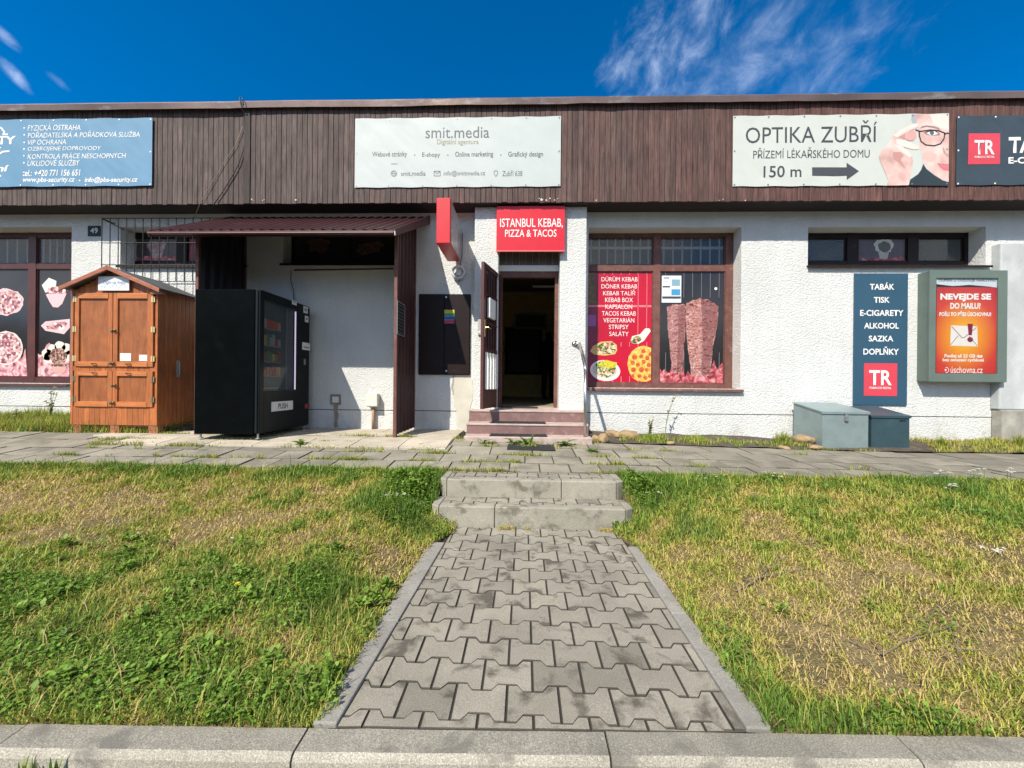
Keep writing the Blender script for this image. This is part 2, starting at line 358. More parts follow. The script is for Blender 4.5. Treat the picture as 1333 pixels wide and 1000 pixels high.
# ------------------------------------------------------------------ lettering and flat print
class Frame:
    """a flat plane: o + u*a + v*b, n points out of it"""
    def __init__(s, o, u, v): s.o, s.u, s.v = Vector(o), Vector(u), Vector(v); s.n = s.u.cross(s.v)
    def p(s, a, b, h=0): return s.o + s.u * a + s.v * b + s.n * h
def FY(Y): return Frame((0, Y, 0), (1, 0, 0), (0, 0, 1))          # faces -Y
def FX(X): return Frame((X, 0, 0), (0, 1, 0), (0, 0, 1))          # faces +X
def text(s, rect, fr, mat, parent, bold=0.0, shear=0.0, h=.002, name='lettering'):
    cu = bpy.data.curves.new('t', 'FONT'); cu.body = s; cu.size = 1; cu.offset = bold; cu.shear = shear; cu.resolution_u = 3
    ob = bpy.data.objects.new('t', cu); C.objects.link(ob); dg = bpy.context.evaluated_depsgraph_get()
    me = bpy.data.meshes.new_from_object(ob.evaluated_get(dg)); bpy.data.objects.remove(ob); bpy.data.curves.remove(cu)
    co = np.array([v.co[:] for v in me.vertices]); lo, hi = co.min(0), co.max(0)
    x0, x1, z0, z1 = rect; o0 = worldloc(parent) if parent else Vector((0, 0, 0))
    for v, c in zip(me.vertices, co):
        a = x0 + (c[0] - lo[0]) / (hi[0] - lo[0]) * (x1 - x0); b = z0 + (c[1] - lo[1]) / (hi[1] - lo[1]) * (z1 - z0)
        v.co = fr.p(a, b, h) - o0
    me.materials.clear(); me.materials.append(mat)
    a = me.attributes.new('tone', 'FLOAT', 'FACE'); a.data.foreach_set('value', [1.0] * len(me.polygons))
    o = bpy.data.objects.new(name, me); C.objects.link(o); o.parent = parent; me.name = name
    return o
def flat(name, pts, fr, mat, parent, h=.001, tone=1.0, th=0):
    """printed shape: closed outline given in plane coordinates"""
    mb = MB(); mb.cur = tone
    if th: mb.prism([fr.p(a, b, h - th) for a, b in pts], fr.n * th)
    else: mb.quad(*[fr.p(a, b, h) for a, b in pts])
    return mb.build(name, mat, parent)
def strips(name, rects, fr, mat, parent, h=.001):
    mb = MB()
    for (x0, x1, z0, z1) in rects: mb.quad(fr.p(x0, z0, h), fr.p(x1, z0, h), fr.p(x1, z1, h), fr.p(x0, z1, h))
    return mb.build(name, mat, parent)
def ell(cx, cz, rx, rz, n=28, j=0, seed=0, rot=0, a0=0, a1=2 * math.pi):
    rr = random.Random(seed); out = []
    for i in range(n):
        a = a0 + (a1 - a0) * i / n; k = 1 + j * (rr.random() - .5) * 2; x, z = rx * k * math.cos(a), rz * k * math.sin(a)
        out.append((cx + x * math.cos(rot) - z * math.sin(rot), cz + x * math.sin(rot) + z * math.cos(rot)))
    return out
def pxy(pts, Y): return [(lambda q: (q.x, q.z))(aty(px, py, Y)) for px, py in pts]

# ================================================================== THE SETTING: ground, road, path, pavement
WALL, FAS, WIN, PIER = 6.1, 5.74, 6.33, 5.89
def slope(x): return max(.015, min(.098, .078 - .0135 * x))
def pave_z(x, y): return .33 + slope(x) * (y - 3.85)
kA, kB = atz(0, 941, 0), atz(1333, 958, 0)                       # back edge of the kerb
def kerb_y(x): return kA.y + (kB.y - kA.y) * (x - kA.x) / (kB.x - kA.x)
pF1, pF2 = 3.85, 3.85
def lawn_z(x, y):
    y0 = kerb_y(x); t = max(0.0, min(1.0, (y - y0 - .1) / (3.78 - y0 - .1))); kk = max(0., min(1., (y - y0) / .12))
    b = .025 * mnoise.noise(Vector((x * .9, y * .9, 3.3))) * min(1, t * 6) * min(1, (1 - t) * 6 + .2)
    z = .30 * (t ** 1.15) + b
    if y < STEP_Y + .5:                                           # the turf comes down to the path's level beside it
        dd = max(path_l(y) - x, x - path_r(y), 0) if y < STEP_Y else max(-.775 - x, x - .925, 0)
        k = min(1, dd / .55); k = k * k * (3 - 2 * k); k0 = 0 if y < STEP_Y - .05 else min(1, (y - STEP_Y + .05) / .35) * .95
        low = .012 + .006 * mnoise.noise(Vector((x * 3, y * 3, 1))); z = z * (k0 + (1 - k0) * k) + low * (1 - k) * (1 - k0)
    return z * kk
PX0a, PX0b = atz(405, 948, 0), atz(556, 712, 0)                   # outer edge of the left edging
IN0a, IN0b = atz(437, 948, 0), atz(583.6, 700, 0); IN1a, IN1b = atz(974.6, 955, 0), atz(812.5, 706, 0)
PX1a, PX1b = atz(1008, 955, 0), atz(822, 700, 0)
def narrow(y): return max(0, min(1, (y - 2.88) / .22))
def path_l(y): a = PX0a.x + (PX0b.x - PX0a.x) * (y - PX0a.y) / (PX0b.y - PX0a.y); return a + (in_l(y) + .01 - a) * narrow(y)
def path_r(y): a = PX1a.x + (PX1b.x - PX1a.x) * (y - PX1a.y) / (PX1b.y - PX1a.y); return a + (in_r(y) - .01 - a) * narrow(y)
IN0a, IN0b = atz(437, 948, 0), atz(583.6, 700, 0); IN1a, IN1b = atz(974.6, 955, 0), atz(812.5, 706, 0)
def in_l(y): return IN0a.x + (IN0b.x - IN0a.x) * (y - IN0a.y) / (IN0b.y - IN0a.y)
def in_r(y): return IN1a.x + (IN1b.x - IN1a.x) * (y - IN1a.y) / (IN1b.y - IN1a.y)
STEP_Y = 3.235

mb = MB(); mb.quad((-400, -400, -.16), (400, -400, -.16), (400, 400, -.16), (-400, 400, -.16)); gr = mb.build('ground', M['soil']); tag(gr, kind='structure')
mb = MB(); mb.quad((-60, -9, -.125), (60, -9, -.125), (60, 1.5, -.125), (-60, 1.5, -.125)); tag(mb.build('road', M['asphalt']), kind='structure')
mb = MB(); nh = 120; rings = []
for k, (rad, hgt) in enumerate(((150, -1), (190, 16), (240, 36), (300, 52), (360, 40))):
    rings.append([(rad * math.cos(2 * math.pi * i / nh), rad * math.sin(2 * math.pi * i / nh), max(-.5, hgt * (.72 + .55 * mnoise.noise(Vector((math.cos(2 * math.pi * i / nh) * 2.2, math.sin(2 * math.pi * i / nh) * 2.2, 4))) + .16 * mnoise.noise(Vector((i * .9, k * 2.0, 1))))) if hgt > 0 else -.5) for i in range(nh)])
for r0, r1 in zip(rings, rings[1:]):
    for i in range(nh): mb.quad(r0[i], r0[(i + 1) % nh], r1[(i + 1) % nh], r1[i])
tag(mb.build('hills', PM('wooded_hillside', (.030, .046, .018), .95, var=.5, vscale=.08, fine=.5, fscale=.9), smooth=True), kind='structure')
# kerb: metre stones with a worn front arris
mb = MB(); xs = [X_(-500, 1.3, 950)]; 
js = [(-352 + 390 * k) for k in range(0)]
jx = [atz(a, b, 0).x for a, b in [(-745, 940), (-352, 940), (35, 943), (401, 948), (788, 955), (1166, 958), (1560, 960), (1960, 964)]]
jx = [jx[0] - 1.0 * k for k in range(8, 0, -1)] + jx + [jx[-1] + 1.0 * k for k in range(1, 9)]
for a, b in zip(jx, jx[1:]):
    mb.cur = random.uniform(.88, 1.1); ga, gb = a + .0035, b - .0035; dz = random.uniform(-.003, .003); tk = mb.cur
    def prof(x): y = kerb_y(x); return [(x, y - .004, dz), (x, y - .088, dz - .002), (x, y - .100, dz - .009), (x, y - .106, dz - .02), (x, y - .115, -.16), (x, y - .004, -.16)]
    n = 10; rings = [prof(ga + (gb - ga) * i / n) for i in range(n + 1)]
    for i, rg in enumerate(rings):
        if 0 < i < n:
            rings[i] = [(x, y + random.uniform(-.0015, .0015), z + random.uniform(-.001, .001)) for x, y, z in rg]
    for r0, r1 in zip(rings, rings[1:]):
        for k in range(6):
            mb.cur = tk * (1.4 if k in (1, 2, 3) else 1.0); mb.quad(r0[k], r0[(k + 1) % 6], r1[(k + 1) % 6], r1[k])
    mb.quad(*rings[0]); mb.quad(*rings[-1][::-1])
tag(mb.build('kerb', M['kerb']), kind='structure')
# lawn ground on both sides of the path
def ground_sheet(name, x0, x1, mat, side):
    nx, ny = 90, 60; mb = MB(); P = {}
    for j in range(ny + 1):
        t = j / ny
        for i in range(nx + 1):
            s = i / nx
            def yy(x): return kerb_y(x) - .02 + (3.89 - kerb_y(x)) * t
            if side < 0:
                y = yy(-1.0); xe = path_l(y) + .02 if y < 3.2 else -.76; x = x0 + (xe - x0) * (s ** .6); y = yy(x)
            else:
                y = yy(1.0); xe = path_r(y) - .02 if y < 3.2 else .9; x = xe + (x1 - xe) * (s ** 1.6); y = yy(x)
            edge = (i == nx and side < 0) or (i == 0 and side > 0)
            P[i, j] = (x, y, lawn_z(x, y) - (.05 if j == 0 or edge else 0))
    for j in range(ny):
        for i in range(nx): mb.quad(P[i, j], P[i + 1, j], P[i + 1, j + 1], P[i, j + 1])
    return tag(mb.build(name, mat, smooth=True), kind='structure')
ground_sheet('lawn_ground', -14, 0, M['lawnsoil'], -1); ground_sheet('lawn_ground', 0, 14, M['lawnsoil'], 1)

# path of interlocking double-T pavers
def clip(poly, f):
    out = []
    for i in range(len(poly)):
        a, b = poly[i], poly[(i + 1) % len(poly)]; fa, fb = f(a), f(b)
        if fa >= 0: out.append(a)
        if (fa >= 0) != (fb >= 0):
            t = fa / (fa - fb); out.append((a[0] + (b[0] - a[0]) * t, a[1] + (b[1] - a[1]) * t))
    return out
def paver(x, y):
    g_ = .0034; h_, w_ = .0865 - g_, .0535 - g_; L = .2
    xs = [g_, .0375, .0625, .1375, .1625, L - g_]; dz = [h_, h_, w_, w_, h_, h_]
    return [(x + a, y - b) for a, b in zip(xs, dz)] + [(x + a, y + b) for a, b in reversed(list(zip(xs, dz)))]
def lay(mb, x0, x1, y0, y1, row0, phase, fl, fr_, fb, ft, z, th=.06, stain=.1):
    k = 0; y = row0
    while y - .09 < y1:
        x = x0 - .3 + (phase if k % 2 == 0 else phase + .1); 
        while x < x1 + .1:
            p = paver(x, y + random.uniform(-.0012, .0012))
            for f in (fl, fr_, fb, ft):
                if len(p) > 2: p = clip(p, f)
            if len(p) > 2:
                mb.cur = random.uniform(.9, 1.07)
                if random.random() < stain: mb.cur *= random.uniform(.72, .86)
                zz = z + random.uniform(-.0012, .0015); c = (sum(q[0] for q in p) / len(p), sum(q[1] for q in p) / len(p))
                tx, ty = random.uniform(-.012, .012), random.uniform(-.012, .012)
                zf = lambda q: zz + (q[0] - c[0]) * tx + (q[1] - c[1]) * ty
                top = [(c[0] + (a - c[0]) * .975, c[1] + (b - c[1]) * .968, zf((a, b))) for a, b in p]; mid = [(a, b, zf((a, b)) - .003) for a, b in p]; bot = [(a, b, z - th) for a, b in p]
                mb.quad(*top)
                n = len(p)
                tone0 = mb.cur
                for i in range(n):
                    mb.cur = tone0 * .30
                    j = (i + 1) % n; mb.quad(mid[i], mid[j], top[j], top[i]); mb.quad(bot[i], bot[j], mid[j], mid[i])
            x += .2
        y += .14; k += 1
mb = MB(); yb = atz(590, 912, 0).y; xj = atz(521.6, 912, 0).x % .2
lay(mb, -1.1, 1.3, 1.2, STEP_Y, yb - .14 * 2, xj, lambda q: q[0] - in_l(q[1]) - .002, lambda q: in_r(q[1]) - .002 - q[0], lambda q: q[1] - kerb_y(q[0]) - .003, lambda q: STEP_Y - .01 - q[1], 0.0, stain=.07)
tag(mb.build('path', M['paver']), kind='structure')
mb = MB(); mb.quad((in_l(1.33) - .03, kerb_y(-.6) - .012, -.0055), (in_r(1.33) + .03, kerb_y(.7) - .012, -.0055), (in_r(3.3) + .03, 3.3, -.0055), (in_l(3.3) - .03, 3.3, -.0055)); tag(mb.build('path_bed', plain('joint_sand', (.030, .026, .020), .95)), kind='structure')
mb = MB()
for fo, fi, ends in ((path_l, in_l, [1.33, 1.92, 2.89]), (path_r, in_r, [1.33, 2.05, 2.89])):
    for a, b in zip(ends, ends[1:]):
        mb.cur = random.uniform(.9, 1.08); a2, b2 = a + .003, b - .003
        if a == ends[0]: a2 = kerb_y(fo(a)) + .004
        q = [(fo(a2), a2), (fi(a2) , a2), (fi(b2), b2), (fo(b2), b2)]; z = .012
        mb.prism([(x, y, -.1) for x, y in q], (0, 0, .1 + z))
tag(mb.build('path_edging', M['edging'], bevel=.006), kind='structure')

# garden steps between path and pavement: kerb stones with paver infill
gs = thing('garden_steps', 'two low concrete kerb steps joining paved path to pavement', 'steps', (.07, 3.5, 0))
def gstep(yf, yb_, z, zb, xl, xr, joints, phase):
    xs = [xl + .07] + joints + [xr - .07]
    for a, b in zip(xs, xs[1:]):
        mb = MB(); mb.cur = random.uniform(.94, 1.06); mb.box(a + .002, b - .002, yf, yf + .09, zb - .05, z); mb.build('kerb_stone', M['stepstone'], gs, bevel=.010)
    for s, x in ((-1, xl), (1, xr)):
        mb = MB(); mb.cur = random.uniform(.9, 1.05)
        q = [(x + (.068 if s < 0 else -.068), yf - .001), (x + (.068 if s < 0 else -.068), yb_), (x, yb_), (x, yf + .055)]
        mb.prism([(a, b, zb - .05) for a, b in q], (0, 0, z - zb + .05 - .002)); mb.build('side_kerb', M['stepstone'], gs, bevel=.008)
    mb = MB()
    lay(mb, xl, xr, yf, yb_, yf + .075, phase, lambda q: q[0] - xl - .072, lambda q: xr - .072 - q[0], lambda q: q[1] - yf - .093, lambda q: yb_ - q[1], z - .004, th=.05, stain=.12)
    mb.build('infill_pavers', M['paver'], gs)
    MB().box(xl + .03, xr - .03, yf + .05, yb_, zb - .04, z - .0095).build('bed', M['soil'], gs)
sl_, sr_ = atz(563, 672, .1).x, atz(826, 672, .1).x
gstep(STEP_Y, 3.52, .172, .0, -.775, .925, [X_(646.7, STEP_Y + .1), ], .05)
gstep(3.52, 3.852, .327, .172, -.765, .915, [X_(732, 3.55)], .11)

# pavement of worn slabs
mb = MB()
def slabs(x0, x1, rows):
    for (y0, y1, pitch, ph) in rows:
        x = x0 + ph
        while x < x1:
            a, b = x + .005, x + pitch - .005; mb.cur = random.choice([1, 1, .92, 1.06, .85, 1.1, .97]) * random.uniform(.95, 1.04) * (.86 if x > 1.4 else 1.0)
            dz = random.uniform(-.004, .004); tl = random.uniform(-.006, .006)
            P = [(a, y0 + .006), (b, y0 + .006), (b, y1 - .006), (a, y1 - .006)]
            tp = [(px_, py_, pave_z(px_, py_) + dz + tl * (px_ - a) / pitch) for px_, py_ in P]
            cx_, cy_ = (a + b) / 2, (y0 + y1) / 2
            inn = [(cx_ + (q[0] - cx_) * .985, cy_ + (q[1] - cy_) * .985, q[2]) for q in tp]; md = [(q[0], q[1], q[2] - .004) for q in tp]
            mb.quad(*inn); mb.cur *= .4
            for i in range(4):
                j = (i + 1) % 4; mb.quad(md[i], md[j], inn[j], inn[i]); mb.quad((P[i][0], P[i][1], .1), (P[j][0], P[j][1], .1), md[j], md[i])
            x += pitch
slabs(-13.5, 13.5, [(3.853, 4.16, .31, .03), (4.16, 4.47, .31, .19), (4.47, 4.86, .50, .11), (4.86, 5.24, .50, .33)])
tag(mb.build('pavement', M['slab']), kind='structure')
mb = MB(); P = [(x, y) for x in np.arange(-13.5, 13.6, .5) for y in (3.87, 5.3)]
for i in range(0, len(P) - 2, 2):
    q = [P[i], P[i + 2], P[i + 3], P[i + 1]]; mb.quad(*[(x, y, pave_z(x, y) - .012) for x, y in q])
tag(mb.build('pavement_bed', M['soil']), kind='structure')
# soil strip against the wall, right; grassy bank, left
def soilz(x, y):
    return pave_z(x, 5.2) + .012 + .05 * max(0, (y - 5.25)) + .03 * mnoise.noise(Vector((x * 3, y * 4, 1))) + (.05 if x < -5 else 0) * min(1, (y - 5.2) * 2)
for (x0, x1, nm) in ((.9, 13.5, 'soil_strip'), (-13.5, -4.9, 'soil_strip')):
    mb = MB(); nx, ny = int((x1 - x0) * 12), 9; P = {}
    for i in range(nx + 1):
        for j in range(ny + 1):
            x = x0 + (x1 - x0) * i / nx; y = 5.235 + (6.12 - 5.235) * j / ny; P[i, j] = (x, y, soilz(x, y))
    for i in range(nx):
        for j in range(ny): mb.quad(P[i, j], P[i + 1, j], P[i + 1, j + 1], P[i, j + 1])
    tag(mb.build(nm, M['soil'], smooth=True), kind='structure')
def pad_z(x): return .468
mb = MB(); random.seed(5)
xe = [-5.75, -5.1, -4.5, -3.9, -3.3, -2.7, -2.1, -1.5, -.93]; ye = [4.62, 5.0, 5.55, 6.12]
for i in range(len(xe) - 1):
    for j in range(3):
        if i == 0 and j == 0: continue
        a, b, c_, d_ = xe[i] + .003, xe[i + 1] - .003, ye[j] + .003, ye[j + 1] - .003; mb.cur = random.uniform(.9, 1.08)
        
        mb.prism([(a, c_, .2), (b, c_, .2), (b, d_, .2), (a, d_, .2)], (0, 0, 0.0001))
        n = len(mb.v); 
        for k in range(4): x, y, z = mb.v[n - 4 + k]; mb.v[n - 4 + k] = (x, y, (pad_z(x) if y > 4.75 else min(pad_z(x), pave_z(x, y) + .022)) + random.uniform(-.003, .003))
tag(mb.build('concrete_apron', M['pad'], bevel=.006), kind='structure')

# ================================================================== THE BUILDING
bld = thing('shop_building', 'long low white rendered shop building with brown board fascia and flat roof', 'building', (0, 6.1, .45))
BX0, BX1 = -12.5, 10.5
zf0, zf1 = Z_(263.5, FAS), Z_(128, FAS)
ZS = Z_(277, WALL)                                                # soffit height
def holerect(px0, py0, px1, py1): return recty(px0, py0, px1, py1, WALL)
H1 = (-10.4, holerect(-60, 296, 92.5, 497)[1], Z_(499, WALL, 60), Z_(295.5, WALL, 60))
H2 = (X_(155, WALL), X_(318, WALL), Z_(345.5, WALL, 200), Z_(295.5, WALL, 200))
H3 = (X_(366.5, WALL), X_(536, WALL), Z_(343, WALL, 450), Z_(296, WALL, 450))
DOOR = (-.43, .56, .83, Z_(345, WALL))
H4 = (.99, X_(963.5, WALL), Z_(505.5, WALL, 860), Z_(296, WALL, 860))
H5 = (X_(1050, WALL), X_(1281.5, WALL), Z_(345.5, WALL, 1160), Z_(295.5, WALL, 1160))
HOLES = [H1, H2, H3, DOOR, H4, H5]
def wall_sheet(mb, x0, x1, z0, z1, y, holes, depth):
    xs = sorted({x0, x1, *[v for h in holes for v in h[:2]]}); zs = sorted({z0, z1, *[v for h in holes for v in h[2:]]})
    for a, b in zip(xs, xs[1:]):
        for c_, d_ in zip(zs, zs[1:]):
            mx, mz = (a + b) / 2, (c_ + d_) / 2
            if any(h[0] < mx < h[1] and h[2] < mz < h[3] for h in holes): continue
            mb.quad((a, y, c_), (b, y, c_), (b, y, d_), (a, y, d_)); mb.quad((a, y + depth, c_), (b, y + depth, c_), (b, y + depth, d_), (a, y + depth, d_))
    for (a, b, c_, d_) in holes:
        e = y + depth
        mb.quad((a, y, c_), (a, e, c_), (a, e, d_), (a, y, d_)); mb.quad((b, y, c_), (b, y, d_), (b, e, d_), (b, e, c_))
        mb.quad((a, y, d_), (a, e, d_), (b, e, d_), (b, y, d_)); mb.quad((a, y, c_), (b, y, c_), (b, e, c_), (a, e, c_))
ZP = Z_(536.3, WALL)                                              # groove above the plinth
mb = MB(); wall_sheet(mb, BX0, BX1, ZP + .006, zf0 + .03, WALL, HOLES, .36)
ow = mb.build('wall', M['render'], bld); 
mb = MB(); wall_sheet(mb, BX0, BX1, .1, ZP - .006, WALL + .004, [], .3); mb.build('plinth', M['render'], bld)
mb = MB(); mb.quad((BX0, WALL + .012, ZP - .03), (BX1, WALL + .012, ZP - .03), (BX1, WALL + .012, ZP + .03), (BX0, WALL + .012, ZP + .03)); mb.build('plinth_groove', M['black_void'], bld)
for (a, b) in ((X_(616, PIER), X_(647.5, PIER)), (X_(727.5, PIER), X_(762, PIER))):
    MB().box(a, b, PIER, WALL + .05, .80, zf0 + .004).build('entrance_pier', M['render'], bld, bevel=.012)
# roof edge, soffit, fascia
FX0, FX1 = -12.7, 10.7
box('soffit', M['soffit'], bld, (FX0, FX1, FAS + .03, WALL + .35, zf0 + .006, ZS + .06))
box('fascia_backing', M['black_void'], bld, (FX0, FX1, FAS + .03, FAS + .06, ZS + .06, zf1))
mb = MB(); random.seed(3)
trimL, trimR = X_(318, FAS, 200), X_(326, FAS, 200)
x = FX0
while x < FX1:
    wdt = .0795
    if trimL - .05 < x < trimR: x = trimR
    mb.cur = random.choice([1, 1, 1.05, .92, 1.12, .82, 1.06, .96]) * random.uniform(.93, 1.07)
    dy = random.uniform(0, .005) + (.012 if x < trimL else 0); zb = zf0 + random.uniform(-.006, .006)
    b = min(x + wdt - .005, FX1)
    if x < trimL < b: b = trimL - .003
    mb.box(x, b, FAS + dy, FAS + .029, zb, zf1 - .05); x += wdt
mb.build('fascia_boards', M['boards'], bld, bevel=.003, seg=1)
mb = MB(); mb.cur = .5; mb.box(trimL, trimR, FAS - .012, FAS + .028, zf0, zf1 - .05); mb.build('fascia_trim', M['boards'], bld)
mb = MB(); n = 330
zt, zb = Z_(126.5, FAS - .06), Z_(135.5, FAS - .06)
prev = None
for i in range(n + 1):
    x = FX0 + (FX1 - FX0) * i / n; wv = .010 * mnoise.noise(Vector((x * .7, 0, 5))) + .005 * mnoise.noise(Vector((x * 3, 2, 5))); d = .012 * mnoise.noise(Vector((x * 1.3, 7, 1)))
    cur = [(x, FAS + .9, zt + .06), (x, FAS - .055, zt + wv * .6), (x, FAS - .065 + d * .3, zt - .02 + wv), (x, FAS - .055 + d, zb + wv * 1.2), (x, FAS - .045 + d, zb + .006 + wv * 1.2), (x, FAS + .02, zt - .05)]
    if prev:
        for k in range(5): mb.quad(prev[k], cur[k], cur[k + 1], prev[k + 1])
    prev = cur
mb.build('roof_edge', M['flash'], bld)
box('roof', plain('roof_membrane', (.12, .12, .12), .9), bld, (FX0 + .05, FX1 - .05, FAS + .1, 16.5, zf1 - .16, zf1 - .05))
# bird-dropping / bare-wood chips on the lower board ends
mb = MB(); random.seed(9)
for px in (328, 329.5, 342, 344, 385, 702, 705, 711, 716, 722, 726, 776, 936, 941, 970):
    q = aty(px, 259.5 + random.uniform(-1.5, 2), FAS); r_ = random.uniform(.006, .02)
    mb.quad(*[(q.x + a * 1, FAS - .003, q.z + b) for a, b in ell(0, 0, r_, r_ * random.uniform(.5, 1.2), 9, .4, px)])
mb.build('paint_chips', plain('bare_wood', (.62, .58, .52), .8), bld)
# solid rest of the building: other outer walls, floor, ceiling, rear wall of the shop
box('end_wall', M['render'], bld, (BX0, BX0 + .3, WALL + .37, 16, .1, ZS + .2)); box('end_wall', M['render'], bld, (BX1 - .3, BX1, WALL + .37, 16, .1, ZS + .2))
box('rear_wall', M['render'], bld, (BX0 + .3, BX1 - .3, 15.9, 16.1, .1, ZS + .2))
dkwall = PM('interior_plaster', (.62, .47, .17), .9, var=.15)
box('floor', PM('interior_tiles', (.32, .27, .17), .4, var=.2), bld, (BX0 + .3, BX1 - .3, WALL + .36, 15.9, .5, .83))
box('ceiling', plain('interior_ceiling', (.20, .17, .11), .9), bld, (BX0 + .3, BX1 - .3, WALL + .36, 15.9, ZS + .02, ZS + .034))
box('interior_wall', dkwall, bld, (-1.6, 2.6, 11.4, 11.55, .831, ZS + .019))
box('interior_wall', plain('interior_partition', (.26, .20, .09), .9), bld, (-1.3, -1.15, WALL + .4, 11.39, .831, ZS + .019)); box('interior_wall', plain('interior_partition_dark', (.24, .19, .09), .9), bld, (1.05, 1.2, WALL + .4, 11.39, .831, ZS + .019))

# windows
def window(hole, vb, hb, sillpx=None, lab=None, frame=M['maroon'], pane=M['glass'], barmat=None, bars=None, sill_ext=.05):
    """vb, hb: frame members as pixel intervals measured at the window plane; pane per cell"""
    pyc = (hb[0][0] + hb[-1][1]) / 2; pxc = (vb[0][0] + vb[-1][1]) / 2
    V = [(X_(a, WIN, pyc), X_(b, WIN, pyc)) for a, b in vb]; Hh = [(Z_(b, WIN, pxc), Z_(a, WIN, pxc)) for a, b in hb]
    V[0] = (hole[0] - .02, V[0][1]); V[-1] = (V[-1][0], hole[1] + .02)
    Hh[0] = (Hh[0][0], hole[3] + .02); Hh[-1] = (hole[2] - .02, Hh[-1][1])
    mb = MB(); z0, z1 = Hh[-1][0], Hh[0][1]
    for k, (a, b) in enumerate(V): mb.cur = random.uniform(.9, 1.1); mb.box(a, b, WIN, WIN + .07, z0, z1)
    for k, (c_, d_) in enumerate(Hh):
        for (a, b), (e, f) in zip(V, V[1:]): mb.cur = random.uniform(.9, 1.1); mb.box(b, e, WIN + .004, WIN + .066, c_, d_)
    # inner beads
    cells = []
    for (a, b), (e, f) in zip(V, V[1:]):
        for (c_, d_), (i, j) in zip(Hh, Hh[1:]):
            x0, x1, zz0, zz1 = b, e, j, c_; cells.append((x0, x1, zz0, zz1)); w = .014
            mb.cur = .8
            mb.box(x0, x0 + w, WIN + .018, WIN + .05, zz0, zz1).box(x1 - w, x1, WIN + .018, WIN + .05, zz0, zz1).box(x0 + w, x1 - w, WIN + .018, WIN + .05, zz0, zz0 + w).box(x0 + w, x1 - w, WIN + .018, WIN + .05, zz1 - w, zz1)
    w = mb.build('window', frame, bld)
    for (x0, x1, z0_, z1_) in cells: MB().box(x0 + .005, x1 - .005, WIN + .036, WIN + .042, z0_ + .005, z1_ - .005).build('pane', pane, w)
    if sillpx:
        x0, x1 = hole[0] - .02, hole[1] + sill_ext; zs = hole[2]
        mb = MB(); mb.prism([(x0, WIN + .0, zs + .012), (x0, WALL - .05, zs - .012), (x0, WALL - .055, zs - .045), (x0, WALL - .045, zs - .045), (x0, WALL - .04, zs - .02), (x0, WIN, zs + .002)], (x1 - x0, 0, 0)); mb.build('sill', frame if frame != M['black_void'] else M['brown_metal'], w)
    return w, cells
w1, c1 = window(H1, [(-200, -190), (-92, -82), (36, 46), (91, 100)], [(302, 309), (343, 350), (490, 498)], True, frame=M['maroon'], sill_ext=.0)
w2, c2 = window(H2, [(163, 171), (229, 243), (300, 318)], [(301, 309), (340.5, 346)], True, frame=M['brown_metal'])
w3, c3 = window(H3, [(370, 380), (446, 454), (528, 538)], [(300, 308), (338, 343)], True, frame=M['black_void'], pane=M['glass_dark'])
w4, c4 = window(H4, [(750, 764), (850, 859), (944, 953)], [(302, 308), (345, 353), (499, 506)], True, frame=M['maroon_old'], sill_ext=.03)
w5, c5 = window(H5, [(1040, 1047), (1103, 1118), (1182, 1196), (1256, 1268)], [(300, 309.5), (340, 346)], True, frame=M['brown_metal'], sill_ext=.05)
# pale security bars behind the upper panes
def bars(win, cell, n, midz=None, r=.011):
    x0, x1, z0, z1 = cell; mb = MB()
    for i in range(n): x = x0 + (x1 - x0) * (i + .5) / n; mb.box(x - r, x + r, WIN + .055, WIN + .063, z0 - .1, z1 + .05)
    if midz: mb.box(x0, x1, WIN + .050, WIN + .0545, midz - .022, midz + .022)
    return mb.build('security_bar', M['white_paint'], win)
bars(w4, (c4[0][0], c4[0][1], c4[0][2], c4[0][3]), 8, Z_(321.5, WIN, 800)); bars(w4, (c4[2][0], c4[2][1], c4[2][2], c4[2][3]), 7, Z_(321.5, WIN, 900))
for k in (0, 2, 4): bars(w1, c1[k], 9 if k < 4 else 5)
# backing so the rooms behind read dark and lit only through the glass
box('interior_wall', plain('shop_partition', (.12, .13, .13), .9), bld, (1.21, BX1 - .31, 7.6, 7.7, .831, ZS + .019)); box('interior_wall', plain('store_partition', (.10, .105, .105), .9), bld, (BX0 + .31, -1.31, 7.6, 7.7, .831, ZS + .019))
tv = thing('hanging_board', 'dark notice board hanging behind upper left pane of menu window', 'sign', aty(805, 333, WIN + .1))
a, b, c_, d_ = recty(790, 323, 820.5, 343.5, WIN + .09); MB().box(a, b, WIN + .085, WIN + .1, c_, d_).build('board', plain('board_dark', (.05, .06, .075), .6), tv)
text('OTEVŘENO', (a + .03, b - .03, c_ + .1, d_ - .07), FY(WIN + .085), plain('faded_red', (.34, .12, .13), .6), tv, bold=.01)

# entrance
a0, b0 = X_(647.5, PIER), X_(727.5, PIER)
df = MB()
zh0, zh1 = Z_(361, 6.12), Z_(353.5, 6.12)
df.box(a0 - .01, a0 + .05, 6.12, 6.2, .83, zh1).box(b0 - .055, b0 + .01, 6.12, 6.2, .83, zh1).box(a0 + .05, b0 - .055, 6.122, 6.198, zh0, zh1)
df = df.build('door_frame', M['maroon_old'], bld)
box('door_lintel', M['white_paint'], bld, (a0 - .01, b0 + .01, 6.09, 6.2, zh1, Z_(345.5, 6.09)))
mb = MB(); n = 9; zl = Z_(345.5, 6.09)
for i in range(n): mb.cur = random.uniform(.75, 1.05); q0 = a0 + (b0 - a0) * i / n; mb.box(q0 + .002, q0 + (b0 - a0) / n - .002, 6.095, 6.11, zl, ZS + .03)
mb.build('transom_boards', wood('grey_boards', (.13, .115, .09)), bld)
